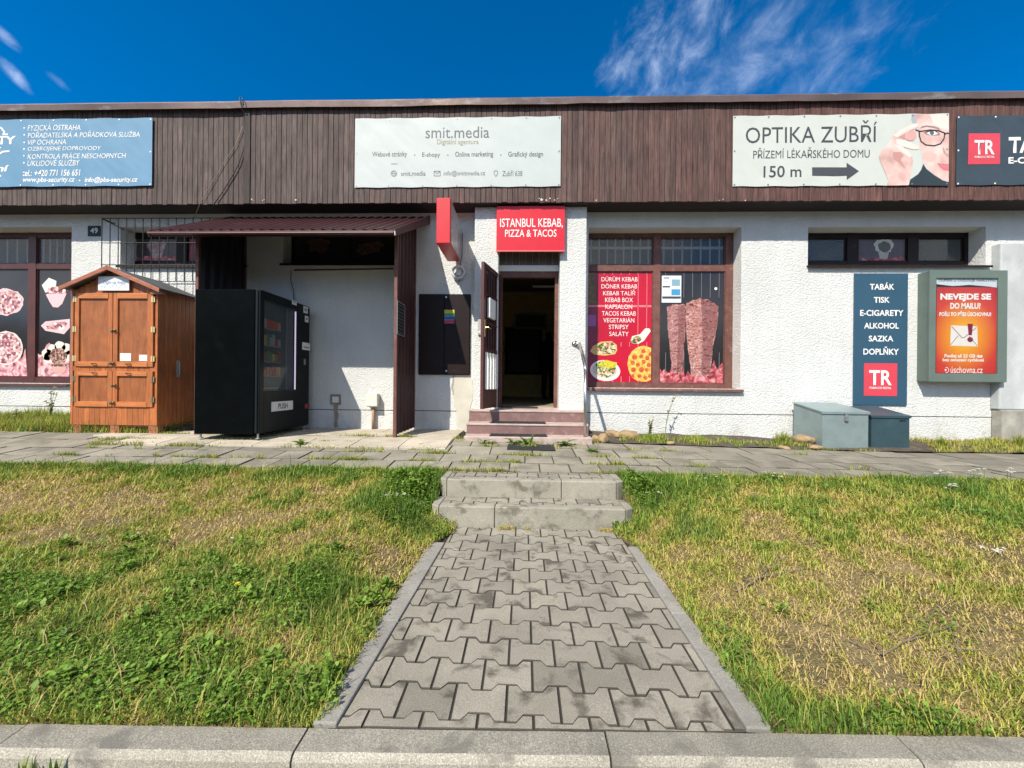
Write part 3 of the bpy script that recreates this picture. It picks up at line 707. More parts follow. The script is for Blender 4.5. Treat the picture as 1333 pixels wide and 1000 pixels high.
MB().box(a0 - .01, b0 + .01, 6.0, 6.4, .80, .832).build('door_sill', M['terrazzo_edge'], bld)
MB().box(a0 + .05, a0 + .62, 5.99, 6.16, .833, .846).build('sill_mat', M['rubber'], bld)
# open grille door, swung out towards us
hx, hy = X_(650.5, 6.08), 6.08
LW = math.hypot(X_(627, 5.33) - hx, 5.33 - hy)
z0d, z1d = .855, zh0 + .0
dr = thing('door', None, None, (hx, hy, .85)); dr.parent = bld; dr.location = Vector((hx, hy, .85)) - bld.location; dr.rotation_euler.z = math.atan2(5.33 - hy, X_(627, 5.33) - hx)   # local +x runs from hinge to lock edge
dr.name = 'door'
class Loc:    # build in door-local coordinates
    pass
def dbuild(mb, name, mat, bevel=.003):
    o = mb.build(name, mat, None, bevel=bevel); o.parent = dr; return o
hh = z1d - .85
mb = MB(); mb.box(0, .06, -.02, .02, 0, hh).box(LW - .075, LW, -.022, .022, 0, hh).box(.06, LW - .075, -.02, .02, hh - .07, hh).box(.06, LW - .075, -.02, .02, 0, .27).box(.06, LW - .075, -.018, .018, .80, .85)
dbuild(mb, 'door_leaf', M['maroon'])
mb = MB()
for i in range(6): x = .06 + (LW - .135) * (i + .5) / 6; mb.box(x - .012, x + .012, -.014, .014, .85, hh - .07)
for zz in (1.22, 1.62): mb.box(.06, LW - .075, -.017, .017, zz - .012, zz + .012)
dbuild(mb, 'grille', M['maroon'])
mb = MB(); mb.box(.06, LW - .075, -.004, .004, .85, hh - .07); dbuild(mb, 'glazing', M['glass_dark'], 0)
mb = MB()
for i in range(5): x = .075 + (LW - .165) * (i + .5) / 5; mb.box(x - .030, x + .030, -.008, .008, .27, .80)
dbuild(mb, 'slat_panel', M['white_paint'])
mb = MB(); mb.box(LW - .36, LW - .12, .026, .07, 1.28, 1.56); dbuild(mb, 'letter_box', plain('white_plastic', (.8, .8, .79), .35), .008)
mb = MB(); mb.box(LW - .06, LW - .02, .022, .03, 1.0, 1.24).tube([(LW - .04, .03, 1.13), (LW - .04, .075, 1.13), (LW - .14, .075, 1.125)], .009); dbuild(mb, 'handle', M['brass'])

# things inside the dim room
pf = thing('picture_frame', 'thin framed dark picture high on the back wall inside the doorway', 'picture', (.35, 11.38, 2.5))
a, b, c_, d_ = recty(669, 408, 712, 429, 11.37)
mb = MB(); w = .06
mb.box(a, b, 11.34, 11.395, d_ - w, d_).box(a, b, 11.34, 11.395, c_, c_ + w).box(a, a + w, 11.34, 11.395, c_ + w, d_ - w).box(b - w, b, 11.34, 11.395, c_ + w, d_ - w); mb.build('frame', plain('frame_grey', (.22, .23, .26), .4), pf)
MB().box(a + w, b - w, 11.36, 11.39, c_ + w, d_ - w).build('picture', plain('picture_dark', (.02, .017, .015), .4), pf)
bl = thing('window_blind', 'dark slatted blind hanging on the back wall inside the doorway', 'blind', (.1, 11.36, 1.4))
a, b, c_, d_ = recty(661, 430, 702, 484, 11.36); mb = MB()
for i in range(18): z = c_ + (d_ - c_) * i / 18; mb.box(a, b, 11.33, 11.36, z, z + (d_ - c_) / 18 * .7)
mb.build('slats', plain('blind_slats', (.035, .025, .02), .5), bl); MB().box(a - .08, b + .08, 11.365, 11.395, c_ - .08, d_ + .08).build('backing', M['black_void'], bl)
tl = thing('ceiling_lamp', 'thin tube lamp hanging unlit near the ceiling inside the doorway', 'lamp', aty(708, 373, 8.5))
q = aty(708, 373, 8.5); MB().tube([(q.x - .25, 8.5, q.z), (q.x + .42, 8.5, q.z)], .022).build('tube', M['white_paint'], tl); MB().tube([(q.x - .2, 8.5, q.z + .02), (q.x - .2, 8.5, ZS + .02)], .008).tube([(q.x + .35, 8.5, q.z + .02), (q.x + .35, 8.5, ZS + .02)], .008).build('hanger', M['black_matt'], tl)
# dim standing figure
def skin(name, joints, edges, mat, loc, rz=0):
    me = bpy.data.meshes.new(name); me.from_pydata([j[0] for j in joints], edges, []); o = bpy.data.objects.new(name, me); C.objects.link(o)
    sk = o.modifiers.new('skin', 'SKIN'); sk.use_smooth_shade = True
    for v, j in zip(me.skin_vertices[0].data, joints): v.radius = (j[1], j[2] if len(j) > 2 else j[1])
    me.skin_vertices[0].data[0].use_root = True
    ss = o.modifiers.new('sub', 'SUBSURF'); ss.levels = 1; ss.render_levels = 2; me.materials.append(mat); o.location = loc; o.rotation_euler.z = rz; return o
J = [((0, 0, .92), .14, .11), ((0, 0, 1.15), .145, .105), ((0, 0, 1.36), .16, .11), ((0, -.01, 1.47), .06, .06), ((0, -.02, 1.56), .07, .08), ((0, -.015, 1.67), .075, .09),
     ((.19, 0, 1.38), .06), ((.24, -.02, 1.12), .045), ((.22, -.14, .9), .034), ((.215, -.18, .83), .03, .02), ((-.19, 0, 1.38), .06), ((-.24, -.04, 1.12), .045), ((-.2, -.2, .95), .034), ((-.19, -.25, .89), .03, .02),
     ((.1, 0, .82), .09), ((.11, -.01, .47), .065), ((.11, .02, .09), .045), ((.115, -.12, .04), .042, .035), ((-.1, 0, .82), .09), ((-.11, -.02, .47), .065), ((-.11, .02, .09), .045), ((-.115, -.12, .04), .042, .035)]
E = [(0, 1), (1, 2), (2, 3), (3, 4), (4, 5), (2, 6), (6, 7), (7, 8), (8, 9), (2, 10), (10, 11), (11, 12), (12, 13), (0, 14), (14, 15), (15, 16), (16, 17), (0, 18), (18, 19), (19, 20), (20, 21)]
pr = skin('person', J, E, plain('dark_clothes', (.012, .013, .02), .9), (aty(713, 480, 9.6).x, 9.6, .83), .5)
tag(pr, 'person in dark clothes standing deep inside the dim doorway', 'person')

# ================================================================== ENTRANCE
es = thing('entrance_steps', 'worn pink terrazzo entrance steps below the open doorway', 'steps', (.08, 5.5, .42))
for (px0, px1, yf, yb_, zt_, zb_) in ((611, 762, 5.68, 6.1, .815, .66), (608, 767, 5.38, 5.69, .648, .51)):
    x0, x1 = X_(px0, yf), X_(px1, yf)
    box('riser', M['terrazzo'], es, (x0, x1, yf, yb_, zb_ - .03, zt_ - .028), .006)
    box('tread', M['terrazzo_edge'], es, (x0 - .008, x1 + .008, yf - .010, yb_, zt_ - .0275, zt_), .008)
x0, x1 = X_(604, 5.12), X_(772, 5.12); box('base_slab', M['terrazzo_edge'], es, (x0, x1, 5.12, 5.69, .3, .502), .012)
def mat_strip(lab, x0, x1, y0, y1, z, ribs=True):
    t = thing('step_mat', lab, 'mat', ((x0 + x1) / 2, (y0 + y1) / 2, z), 'black rubber step mats')
    MB().box(x0, x1, y0, y1, z + .001, z + .010).build('mat_base', M['rubber'], t, bevel=.003)
    mb = MB(); n = 16
    for i in range(n): a = x0 + (x1 - x0) * (i + .15) / n; mb.box(a, a + (x1 - x0) / n * .7, y0 + .015, y1 - .015, z + .011, z + .015)
    mb.build('ribs', M['rubber'], t)
mat_strip('ribbed black rubber mat on the upper pink entrance step', X_(639, 5.45), X_(711, 5.45), 5.39, 5.64, .648)
mat_strip('ribbed black rubber mat on the lowest pale slab of the entrance steps', X_(638, 5.2), X_(713, 5.2), 5.14, 5.36, .502)
zz = pave_z(.1, 4.8) + .004
fm = MB(); fm.box(X_(661, 4.78), X_(723, 4.78), 4.70, 4.97, zz, zz + .014); fm = fm.build('door_mat', M['rubber'], None, origin=(.1, 4.83, zz), bevel=.004); fm.rotation_euler.x = slope(.1); tag(fm, 'plain black rubber mat lying flat on the pavement slabs', 'mat')
# handrail
hr = thing('handrail', 'stainless steel handrail post beside the pink entrance steps', 'handrail', (X_(762, 5.22), 5.22, .5))
pb = aty(761.5, 570, 5.22); pt = aty(764.5, 483, 5.22); pe = aty(754, 447.5, 5.83)
MB().tube([pb, (pb.x, pb.y, pt.z), ], .021, 14).build('post', M['steel'], hr, smooth=True)
top = Vector((pb.x, 5.22, pt.z)); MB().tube([top - Vector((0, 0, .04)), top + Vector((0, .02, .05)), pe + Vector((0, -.03, 0)), pe], .023, 14).build('rail', M['steel'], hr, smooth=True)
MB().tube([pe + Vector((-.005, -.02, .0)), (pe.x - .06, PIER - .02, pe.z + .005), (pe.x - .06, PIER + .01, pe.z + .005)], .017, 10).tube([(pe.x - .06, PIER - .012, pe.z + .005), (pe.x - .06, PIER, pe.z + .005)], .045, 16).build('wall_bracket', M['steel'], hr, smooth=True)
MB().tube([pb - Vector((0, 0, .04)), pb + Vector((0, 0, .012))], .05, 16).build('foot_plate', M['steel'], hr)

# ================================================================== SIGNS
def banner(name, lab, rpx, mat, amp=.004, seed=0, eyel=None):
    x0, x1, z0, z1 = recty(*rpx, FAS - .012)
    b = thing(name, lab, 'banner', ((x0 + x1) / 2, FAS - .012, z0))
    xf = x1 - 1.12 if seed == 3 else 1e9                           # the printed picture's end hangs flat
    def wave(x, z):
        e = min(x - x0, x1 - x, (z - z0) * 1.2, (z1 - z) * 1.2); e = max(0, min(1, e * 9)); ff = max(0, min(1, (xf - x) * 4))
        return (amp * (1.5 * mnoise.noise(Vector(((x + z * .8) * 3.0, (x - z) * .9, seed))) + .45 * mnoise.noise(Vector(((x + z) * 9, (x - z) * 2.6, seed + 4)))) * (.2 + .8 * e)) * ff
    nx, nz = int((x1 - x0) / .03), 40; mb = MB(); P = {}
    for i in range(nx + 1):
        for j in range(nz + 1):
            u, v = i / nx, j / nz; x, z = x0 + (x1 - x0) * u, z0 + (z1 - z0) * v
            P[i, j] = (x, FAS - .012 + wave(x, z), z + .004 * math.sin(u * 40) * (1 if j in (0, nz) else 0))
    for i in range(nx):
        for j in range(nz): mb.quad(P[i, j], P[i + 1, j], P[i + 1, j + 1], P[i, j + 1])
    cl = mb.build('cloth', mat, b, smooth=True)
    Y = FAS - .012; WAVES[b.name] = wave
    n = max(3, int((x1 - x0) / .5)); pts = [(min(max(x0 + (x1 - x0) * i / n, x0 + .025), x1 - .025), z) for i in range(n + 1) for z in (z0 + .022, z1 - .022)] + [(x0 + .025, (z0 + z1) / 2), (x1 - .025, (z0 + z1) / 2)]
    em_ = eyel or plain('eyelet_metal', (.25, .25, .24), .4, metal=.6)
    for (x, z) in pts:
        if x > X_(1345, FAS) or x < X_(-12, FAS): continue
        w_ = Y + wave(x, z) - .003; MB().quad(*[(x + a, w_, z + c_) for a, c_ in ell(0, 0, .012, .012, 10)]).build('eyelet', em_, b)
    return b, FY(Y), (x0, x1, z0, z1)
WAVES = {}
def warp(o):
    W_ = WAVES.get(o.parent.name) if o.parent else None
    if W_:
        q = worldloc(o.parent)
        for v in o.data.vertices: v.co.y += W_(v.co.x + q.x, v.co.z + q.z)
    return o
def T(parent, fr, s, rpx, mat, **k):
    Y = fr.o.y; return warp(text(s, recty(*rpx, Y), fr, mat, parent, **k))
# 1 pale blue security banner
b1, f1, r1 = banner('advert_banner', 'light blue banner listing security services at left of fascia', (-140, 155.5, 198, 243), M['ban_blue'], seed=1, eyel=M['white_vinyl'])
wv = M['white_vinyl']
for s, r_, k in [('FYZICKÁ OSTRAHA', (36, 161, 105, 170), .0), ('POŘADATELSKÁ A POŘÁDKOVÁ SLUŽBA', (36, 170.3, 182, 179), .0), ('VIP OCHRANA', (36, 182, 86.5, 188.5), .0), ('OZBROJENÉ DOPROVODY', (36, 189.5, 132, 197.5), .0),
                ('KONTROLA PRÁCE NESCHOPNÝCH', (36, 198.5, 164.5, 206.5), .0), ('ÚKLIDOVÉ SLUŽBY', (36, 207, 104.5, 216), .0), ('tel.: +420 771 156 651', (30, 221, 105, 229.3), .012), ('www.pbs-security.cz', (30, 230.5, 97.5, 239), .018), ('info@pbs-security.cz', (110.5, 230.5, 179.5, 239), .018),
                ('SECURITY', (-66, 177.5, 21, 188.5), .03), ('PBS', (-28, 191.5, 1.5, 198), .02), ('vlastní', (-40, 215, 12.5, 223.5), .03)]:
    T(b1, f1, s, r_, wv, bold=k, shear=.18 if s != 'SECURITY' else .0)
mb = MB(); Y = f1.o.y - .002
for py in (166.5, 175.5, 185.3, 194, 203, 212): q = aty(31.2, py, Y); mb.quad(*[(q.x + a, Y, q.z + c_) for a, c_ in ell(0, 0, .013, .013, 10)])
for px, py in ((103.5, 235), (0.5, 229)): q = aty(px, py, Y); mb.quad(*[(q.x + a, Y, q.z + c_) for a, c_ in ell(0, 0, .013, .013, 10)])
warp(mb.build('bullets', wv, b1))
def stroke(pts, Y, w, mat, parent, name='emblem'):
    q = [aty(x, y, Y) for x, y in pts]; mb = MB()
    for a, b in zip(q, q[1:]):
        d = (b - a); d.y = 0; n_ = Vector((-d.z, 0, d.x)).normalized() * w; e = d.normalized() * w * .5
        mb.quad(a - e + n_, a - e - n_, b + e - n_, b + e + n_)
    return warp(mb.build(name, mat, parent))
stroke([(-30, 176), (-24, 168), (-14, 164), (-5, 164), (2, 167), (6, 172), (4, 175), (10, 175)], Y, .012, wv, b1)
stroke([(-18, 203), (-8, 204), (-2, 201), (3, 197.5), (12, 197)], Y, .013, wv, b1)
# 2 media agency banner
b2, f2, r2 = banner('advert_banner', 'pale white-green banner of a digital agency at centre of fascia', (462, 153, 730, 243.5), M['ban_pale'], seed=2)
gd, dk = M['print_gold'], M['print_grey']
T(b2, f2, 'smit.media', (554, 165, 637, 180), dk, bold=.0); T(b2, f2, 'Digitální agentura', (569, 181.5, 623, 190), gd)
for s, r_ in [('Webové stránky', (484.5, 197.5, 530, 206)), ('E-shopy', (549.5, 198.5, 573, 206)), ('Online marketing', (592.5, 197.5, 642, 206)), ('Grafický design', (661.5, 197.5, 707, 206))]: T(b2, f2, s, r_, dk, bold=.008)
for s, r_ in [('smit.media', (522, 223, 554, 229)), ('info@smitmedia.cz', (577.5, 222.5, 631.5, 230)), ('Zubří 638', (654, 222, 680, 229.5))]: T(b2, f2, s, r_, dk)
Y = f2.o.y - .002; mb = MB()
for px, py in ((540, 202), (583, 202), (652, 202)): q = aty(px, py, Y); mb.quad(*[(q.x + a, Y, q.z + c_) for a, c_ in ell(0, 0, .010, .010, 10)])
a, b, c_, d_ = recty(509, 213, 517, 213.8, Y); mb.quad((a, Y, c_), (b, Y, c_), (b, Y, d_), (a, Y, d_)); warp(mb.build('bullets', dk, b2))
c0 = (512.8, 226)
stroke([(c0[0] + 3.6 * math.cos(t_), c0[1] + 3.6 * math.sin(t_)) for t_ in np.linspace(0, 6.283, 17)], Y, .004, dk, b2, 'globe_icon')
stroke([(c0[0] + 1.5 * math.cos(t_), c0[1] + 3.6 * math.sin(t_)) for t_ in np.linspace(0, 6.283, 13)] , Y, .003, dk, b2, 'globe_icon'); stroke([(509.3, 226), (516.4, 226)], Y, .003, dk, b2, 'globe_icon')
stroke([(565, 222.8), (573, 222.8), (573, 229), (565, 229), (565, 222.8), (569, 226.4), (573, 222.8)], Y, .004, dk, b2, 'envelope_icon')
stroke([(645.5, 230), (643, 225.8), (643.3, 223.4), (645.5, 222.2), (647.7, 223.4), (648, 225.8), (645.5, 230)], Y, .004, dk, b2, 'pin_icon')
# 3 optician banner
b3, f3, r3 = banner('advert_banner', "white optician's banner with arrow and woman adjusting her glasses", (954, 149.5, 1235, 242), M['ban_white'], seed=3)
pd = M['print_dark']
T(b3, f3, 'OPTIKA ZUBŘÍ', (970.7, 157.5, 1141.5, 186), pd, bold=.0); T(b3, f3, 'PŘÍZEMÍ LÉKAŘSKÉHO DOMU', (980.5, 192, 1132, 206), pd, bold=.0); T(b3, f3, '150 m', (994, 216, 1043, 231), pd, bold=.01)
Y = f3.o.y
warp(flat('arrow', pxy([(1057, 218), (1102, 218), (1102, 212), (1118, 223), (1102, 234.5), (1102, 229), (1057, 229)], Y), f3, pd, b3, .002))
def P4(pts): return pxy([(1140 + x / 9.09, 140 + y / 9.09) for x, y in pts], Y)
sk1 = spots('printed_skin', [(.3, (.50, .31, .28)), (.5, (.66, .46, .42)), (.7, (.76, .60, .55))], 3.5, rough=.6, dist=.1, detail=2); sk2 = plain('printed_skin_deep', (.50, .27, .24), .6); sk3 = plain('printed_skin_pale', (.78, .64, .59), .6)
sk4 = plain('printed_lips', (.62, .16, .20), .6); hairm = plain('printed_hair', (.36, .38, .42), .6); jump = plain('printed_pullover', (.02, .035, .045), .6); browm = plain('printed_brow', (.30, .20, .19), .6); fram = plain('printed_glasses', (.035, .022, .028), .5); eyew = plain('printed_eye_white', (.78, .77, .78), .6); eyed = plain('printed_iris', (.10, .12, .16), .6)
flat('hair', P4([(425, 82), (500, 82), (505, 190), (440, 190), (420, 150)]), f3, hairm, b3, .0010)
flat('face', P4([(470, 82), (866, 82), (862, 880), (790, 860), (700, 800), (620, 730), (560, 660), (545, 560), (520, 440), (500, 330), (490, 200)]), f3, sk1, b3, .0015)
flat('forehead_light', P4([(640, 84), (864, 84), (864, 270), (760, 240), (680, 190)]), f3, sk3, b3, .0018)
flat('pullover', P4([(560, 670), (600, 730), (690, 800), (790, 865), (862, 885), (862, 928), (390, 922), (405, 855), (500, 790), (535, 740)]), f3, jump, b3, .0020)
flat('cheek', P4(ell(650, 590, 70, 60, 16, .12, 1)), f3, plain('printed_cheek', (.68, .455, .415), .6), b3, .0018)
flat('nose_shadow', P4([(790, 470), (800, 540), (850, 580), (862, 575), (862, 560), (830, 545), (805, 480)]), f3, sk2, b3, .0021)
flat('lips', P4([(725, 660), (800, 668), (862, 672), (862, 755), (800, 740), (755, 705)]), f3, sk4, b3, .0021); flat('lip_line', P4([(725, 660), (800, 690), (862, 692), (862, 702), (795, 700)]), f3, sk2, b3, .0024)
flat('brow', P4([(520, 250), (545, 222), (600, 212), (680, 220), (740, 240), (770, 268), (690, 245), (600, 232), (545, 245)]), f3, browm, b3, .0021)
flat('eye_shade', P4([(560, 300), (600, 275), (680, 265), (750, 300), (760, 330), (690, 335), (600, 325)]), f3, browm, b3, .0021)
flat('eye', P4([(600, 305), (640, 283), (690, 280), (735, 310), (700, 325), (640, 328)]), f3, eyew, b3, .0024); flat('iris', P4(ell(662, 300, 27, 27, 14)), f3, eyed, b3, .0027); flat('lash', P4([(580, 300), (620, 278), (690, 265), (745, 298), (690, 280), (640, 285)]), f3, fram, b3, .0030)
def loop(pts, w): return pts
def pband(pts, w, mat, name, h):
    q = [aty(1140 + x / 9.09, 140 + y / 9.09, Y) for x, y in pts]; mb = MB()
    for a, b in zip(q, q[1:]):
        d = b - a; d.y = 0; n_ = Vector((-d.z, 0, d.x)).normalized() * w; e = d.normalized() * w * .5
        mb.quad(*[f3.p(v.x, v.z, h) for v in (a - e + n_, a - e - n_, b + e - n_, b + e + n_)])
    return mb.build(name, mat, b3)
pband([(470, 265), (520, 285), (640, 268), (740, 275), (815, 305), (805, 370), (765, 430), (690, 455), (590, 445), (535, 405), (515, 340), (512, 290)], .0085, fram, 'glasses', .0036); pband([(812, 320), (840, 305), (866, 308)], .0085, fram, 'glasses', .0036)
flat('hand', P4([(130, 925), (145, 860), (110, 770), (55, 650), (35, 580), (60, 520), (130, 450), (180, 380), (230, 300), (330, 250), (430, 195), (490, 190), (500, 225), (470, 250), (400, 280), (345, 370), (300, 390), (420, 430), (510, 465), (500, 495), (440, 500), (330, 470), (370, 520), (425, 575), (440, 640), (420, 760), (390, 870), (380, 922)]), f3, sk1, b3, .0040)
flat('finger', P4([(240, 375), (330, 385), (430, 425), (510, 465), (505, 495), (450, 500), (340, 470), (240, 430)]), f3, sk3, b3, .0043); flat('finger', P4([(200, 330), (290, 270), (420, 200), (490, 190), (500, 222), (440, 245), (330, 300), (250, 355)]), f3, sk3, b3, .0043); flat('finger', P4([(215, 440), (290, 450), (380, 520), (425, 575), (400, 592), (330, 545), (270, 500)]), f3, sk3, b3, .0043)
flat('fingertip', P4([(360, 300), (440, 270), (475, 290), (480, 350), (440, 395), (385, 395), (350, 375)]), f3, plain('printed_fingertip', (.66, .36, .34), .6), b3, .0045)
flat('palm_crease', P4([(200, 530), (290, 530), (330, 570), (290, 620), (360, 740), (260, 650), (200, 610)]), f3, sk2, b3, .0043); flat('palm_shade', P4([(270, 350), (350, 310), (340, 375), (300, 370)]), f3, sk2, b3, .0046); flat('wrist_shade', P4([(270, 770), (340, 780), (350, 840), (310, 870), (260, 830)]), f3, plain('printed_palm', (.62, .38, .35), .6), b3, .0043)
# 4 tobacco banner
b4, f4, r4 = banner('advert_banner', 'dark slate banner with small red square logo at right end of fascia', (1245, 149.5, 1500, 240.5), M['ban_slate'], amp=.006, seed=4, eyel=M['white_vinyl'])
def trlogo(par, fr, rpx, lpx, spx):
    Y = fr.o.y; x0, x1, z0, z1 = recty(*rpx, Y)
    mbq = MB(); ng = 12
    for i in range(ng):
        for j in range(ng): a, b, c_, d_ = x0 + (x1 - x0) * i / ng, x0 + (x1 - x0) * (i + 1) / ng, z0 + (z1 - z0) * j / ng, z0 + (z1 - z0) * (j + 1) / ng; mbq.quad(fr.p(a, c_, .003), fr.p(b, c_, .003), fr.p(b, d_, .003), fr.p(a, d_, .003))
    warp(mbq.build('logo_square', M['logo_red'], par))
    T(par, fr, 'TR', lpx, wv, bold=.02, h=.006); T(par, fr, 'TOBACCO RETAIL', spx, wv, bold=.02, h=.006)
trlogo(b4, f4, (1260, 174, 1301.5, 214), (1267.5, 183, 1294, 201.5), (1267.5, 203.5, 1294, 206))
T(b4, f4, 'TABÁK', (1313, 173, 1392, 199), wv, bold=.035); T(b4, f4, 'E-CIGARETY', (1312.5, 204.5, 1394, 213), wv, bold=.03)

# entrance sign
eY = PIER - .085; x0, x1, z0, z1 = recty(646.3, 268, 735.2, 326.5, eY)
sg = thing('shop_sign', 'flat red sign board with white lettering above the doorway', 'sign', ((x0 + x1) / 2, eY, z0))
MB().box(x0, x1, eY, eY + .075, z0, z1).build('board', M['redsign'], sg, bevel=.004)
MB().box(x0 - .002, x1 + .002, eY - .004, eY + .01, z0 - .012, z0 + .004).build('edge_strip', plain('red_edge', (.65, .16, .16), .5), sg)
fE = FY(eY); T(sg, fE, 'ISTANBUL KEBAB,', (651, 284.5, 732.5, 297.5), wv, bold=.004); T(sg, fE, 'PIZZA & TACOS', (657.5, 299, 724.5, 308.5), wv, bold=.004)
# projecting sign
pyf, pyb = 5.15, 5.93; x0, x1, z0, z1 = recty(568, 257.5, 586, 316.5, pyf)
ps = thing('projecting_sign', 'red box sign sticking out from wall left of the doorway', 'sign', ((x0 + x1) / 2, 5.5, z0))
MB().box(x0, x1, pyf, pyb, z0, z1).build('case', M['redbox'], ps, bevel=.006)
MB().box(x1 + .001, x1 + .006, pyf + .05, pyb - .03, z0 + .02, z1 - .02).box(x0 - .006, x0 - .001, pyf + .05, pyb - .03, z0 + .035, z1 - .035).build('sign_face', spots('sign_face_print', [(.35, (.30, .30, .29)), (.5, (.46, .45, .43)), (.62, (.22, .19, .18))], 6, rough=.3), ps)
fP = FX(x1 + .006); MB().box((x0 + x1) / 2 - .02, (x0 + x1) / 2 + .02, pyb, WALL + .005, z0 + .1, z0 + .14).box((x0 + x1) / 2 - .02, (x0 + x1) / 2 + .02, pyb, WALL + .005, z1 - .14, z1 - .1).build('wall_bracket', M['maroon'], ps)
# coiled cable under it
cq = aty(597, 355, WALL - .04)
cc_ = thing('cable_coil', 'coil of white cable hanging under the projecting sign', 'cable', cq)
pts = [cq + Vector((.10 * math.cos(a) * (1 - .03 * k), -.012 * (k % 3) - .01, .10 * math.sin(a) * (1 - .05 * k))) for k in range(4) for a in np.linspace(0, 2 * math.pi, 20)[:-1]]
MB().tube(pts, .014, 6).build('loops', M['white_paint'], cc_, smooth=True); MB().tube([cq + Vector((-.02, -.02, -.05)), cq + Vector((.03, -.02, -.12)), cq + Vector((.0, -.02, -.16))], .008, 6).tube([cq + Vector((.02, 0, .08)), cq + Vector((.05, .02, .3)), cq + Vector((.05, .02, .62))], .006, 6).build('loose_end', M['print_grey'], cc_, smooth=True)
MB().tube([cq + Vector((0, 0, 0)), cq + Vector((0, .045, 0))], .045, 14).build('socket', M['white_paint'], cc_)

# house number
x0, x1, z0, z1 = recty(114, 294, 130.5, 307.5, WALL - .012); hn = thing('house_number', 'small dark green enamel house number plate on white wall', 'sign', ((x0 + x1) / 2, WALL, z0))
MB().box(x0, x1, WALL - .012, WALL - .002, z0, z1).build('plate', plain('dark_green_enamel', (.012, .035, .04), .5, spec=.2), hn, bevel=.003); text('49', (x0 + .05, x1 - .04, z0 + .045, z1 - .035), FY(WALL - .012), M['white_vinyl'], hn, bold=.01)

# vertical tobacco shop panel
x0, x1, z0, z1 = recty(1111.6, 355.8, 1181.5, 527.7, WALL - .02); vs = thing('vertical_sign', 'tall slate blue sign panel with white words and red logo', 'sign', ((x0 + x1) / 2, WALL, z0))
MB().box(x0, x1, WALL - .02, WALL - .003, z0, z1).build('panel', M['slate'], vs, bevel=.003); fV = FY(WALL - .02)
def P5(r_): return tuple((1100 if i % 2 == 0 else 340) + v / 5.264 for i, v in enumerate(r_))
for s, r_ in [('TABÁK', (170, 146, 338, 196)), ('TISK', (197, 246, 306, 286)), ('E-CIGARETY', (103, 335, 400, 376)), ('ALKOHOL', (130, 423, 368, 463)), ('SAZKA', (162, 511, 330, 551)), ('DOPLŇKY', (125, 586, 368, 642))]: T(vs, fV, s, P5(r_), wv, bold=.022)
trlogo(vs, fV, P5((128, 700, 356, 924)), P5((163, 748, 318, 850)), P5((163, 862, 315, 876)))

# poster light box
lb = thing('poster_case', 'grey-green metal wall case holding an orange and red poster', 'poster case', (aty(1261, 500, 5.95).x, 5.98, Z_(497, 5.92, 1261)))
LY = 5.915; x0, x1, z0, z1 = recty(1210.3, 352.3, 1311.0, 497, LY); ix0, ix1, iz0, iz1 = recty(1218.5, 362, 1299.3, 486.5, LY)
MB().box(x0, x1, LY + .03, WALL - .002, z0, z1).build('case', M['boxgreen'], lb, bevel=.004)
MB().box(x0 - .004, ix0, LY, LY + .0295, z0 - .004, z1 + .004).box(ix1, x1 + .004, LY, LY + .0295, z0 - .004, z1 + .004).box(ix0, ix1, LY, LY + .0295, z0 - .004, iz0).box(ix0, ix1, LY, LY + .0295, iz1, z1 + .004).build('door_frame', M['boxgreen'], lb, bevel=.003)
MB().box(ix0 - .0, ix1, LY + .0245, LY + .0285, iz0, iz1).build('backing', M['black_matt'], lb)
LYp = LY + .022; fL = FY(LYp); px0, px1, pz0, pz1 = recty(1218.8, 374, 1297, 486, LYp)
m, t, p = newmat('poster_print'); pos = t.node('ShaderNodeNewGeometry').outputs['Position']
q = aty(1255, 437, LYp); vv = t.node('ShaderNodeVectorMath', operation='DISTANCE'); t.l.new(t.scale(pos, (1, 0, .82)), vv.inputs[0]); vv.inputs[1].default_value = (q.x, 0, q.z * .82)
t.l.new(t.ramp(t.math('ADD', vv.outputs['Value'], t.math('MULTIPLY', t.noise(pos, 40, 3), .06)), [(.06, (.80, .47, .03)), (.27, (.74, .26, .02)), (.5, (.58, .05, .03)), (.75, (.42, .015, .03))]), p.inputs['Base Color']); p.inputs['Roughness'].default_value = .35
po = flat('poster', [(px0, pz0), (px1, pz0), (px1, pz1), (px0, pz1)], fL, m, lb, .001)
flat('poster_strip', pxy([(1219, 361.8), (1298.5, 361.8), (1298.5, 374.5), (1285, 373), (1262, 371), (1240, 372.5), (1219, 370)], LYp), fL, plain('pale_blue_paper', (.55, .66, .72), .5), lb, .0016)
for s, r_, k, c in [('OUPENÍ LI OUDOUJE NARUVINU', (640, 118, 1035, 146), .02, pd), ('NEVEJDE SE', (652, 222, 1000, 277), .05, wv), ('DO MAILU?', (720, 286, 928, 328), .04, wv), ('POŠLI TO PŘES ÚSCHOVNU!', (645, 342, 1000, 378), .035, wv), ('Posílej až 25 GB dat', (680, 638, 942, 668), .03, wv), ('bez omezení rychlosti', (668, 667, 950, 694), .03, wv), ('úschovna.cz', (722, 722, 942, 768), .0, wv)]: T(lb, fL, s, P5(r_), c, bold=k, h=.0025)
def P6(pts): return pxy([(1100 + x / 5.264, 340 + y / 5.264) for x, y in pts], LYp)
flat('envelope', P6([(725, 440), (905, 448), (908, 585), (720, 580)]), fL, plain('printed_envelope', (.76, .74, .70), .5), lb, .002)
def pb6(pts, w, mat, h, name='envelope_line'):
    q = P6(pts); mb = MB()
    for a, b in zip(q, q[1:]):
        a, b = Vector((a[0], a[1])), Vector((b[0], b[1])); d = (b - a).normalized(); n_ = Vector((-d.y, d.x)) * w
        mb.quad(*[fL.p(v.x, v.y, h) for v in (a + n_, a - n_, b - n_, b + n_)])
    return mb.build(name, mat, lb)
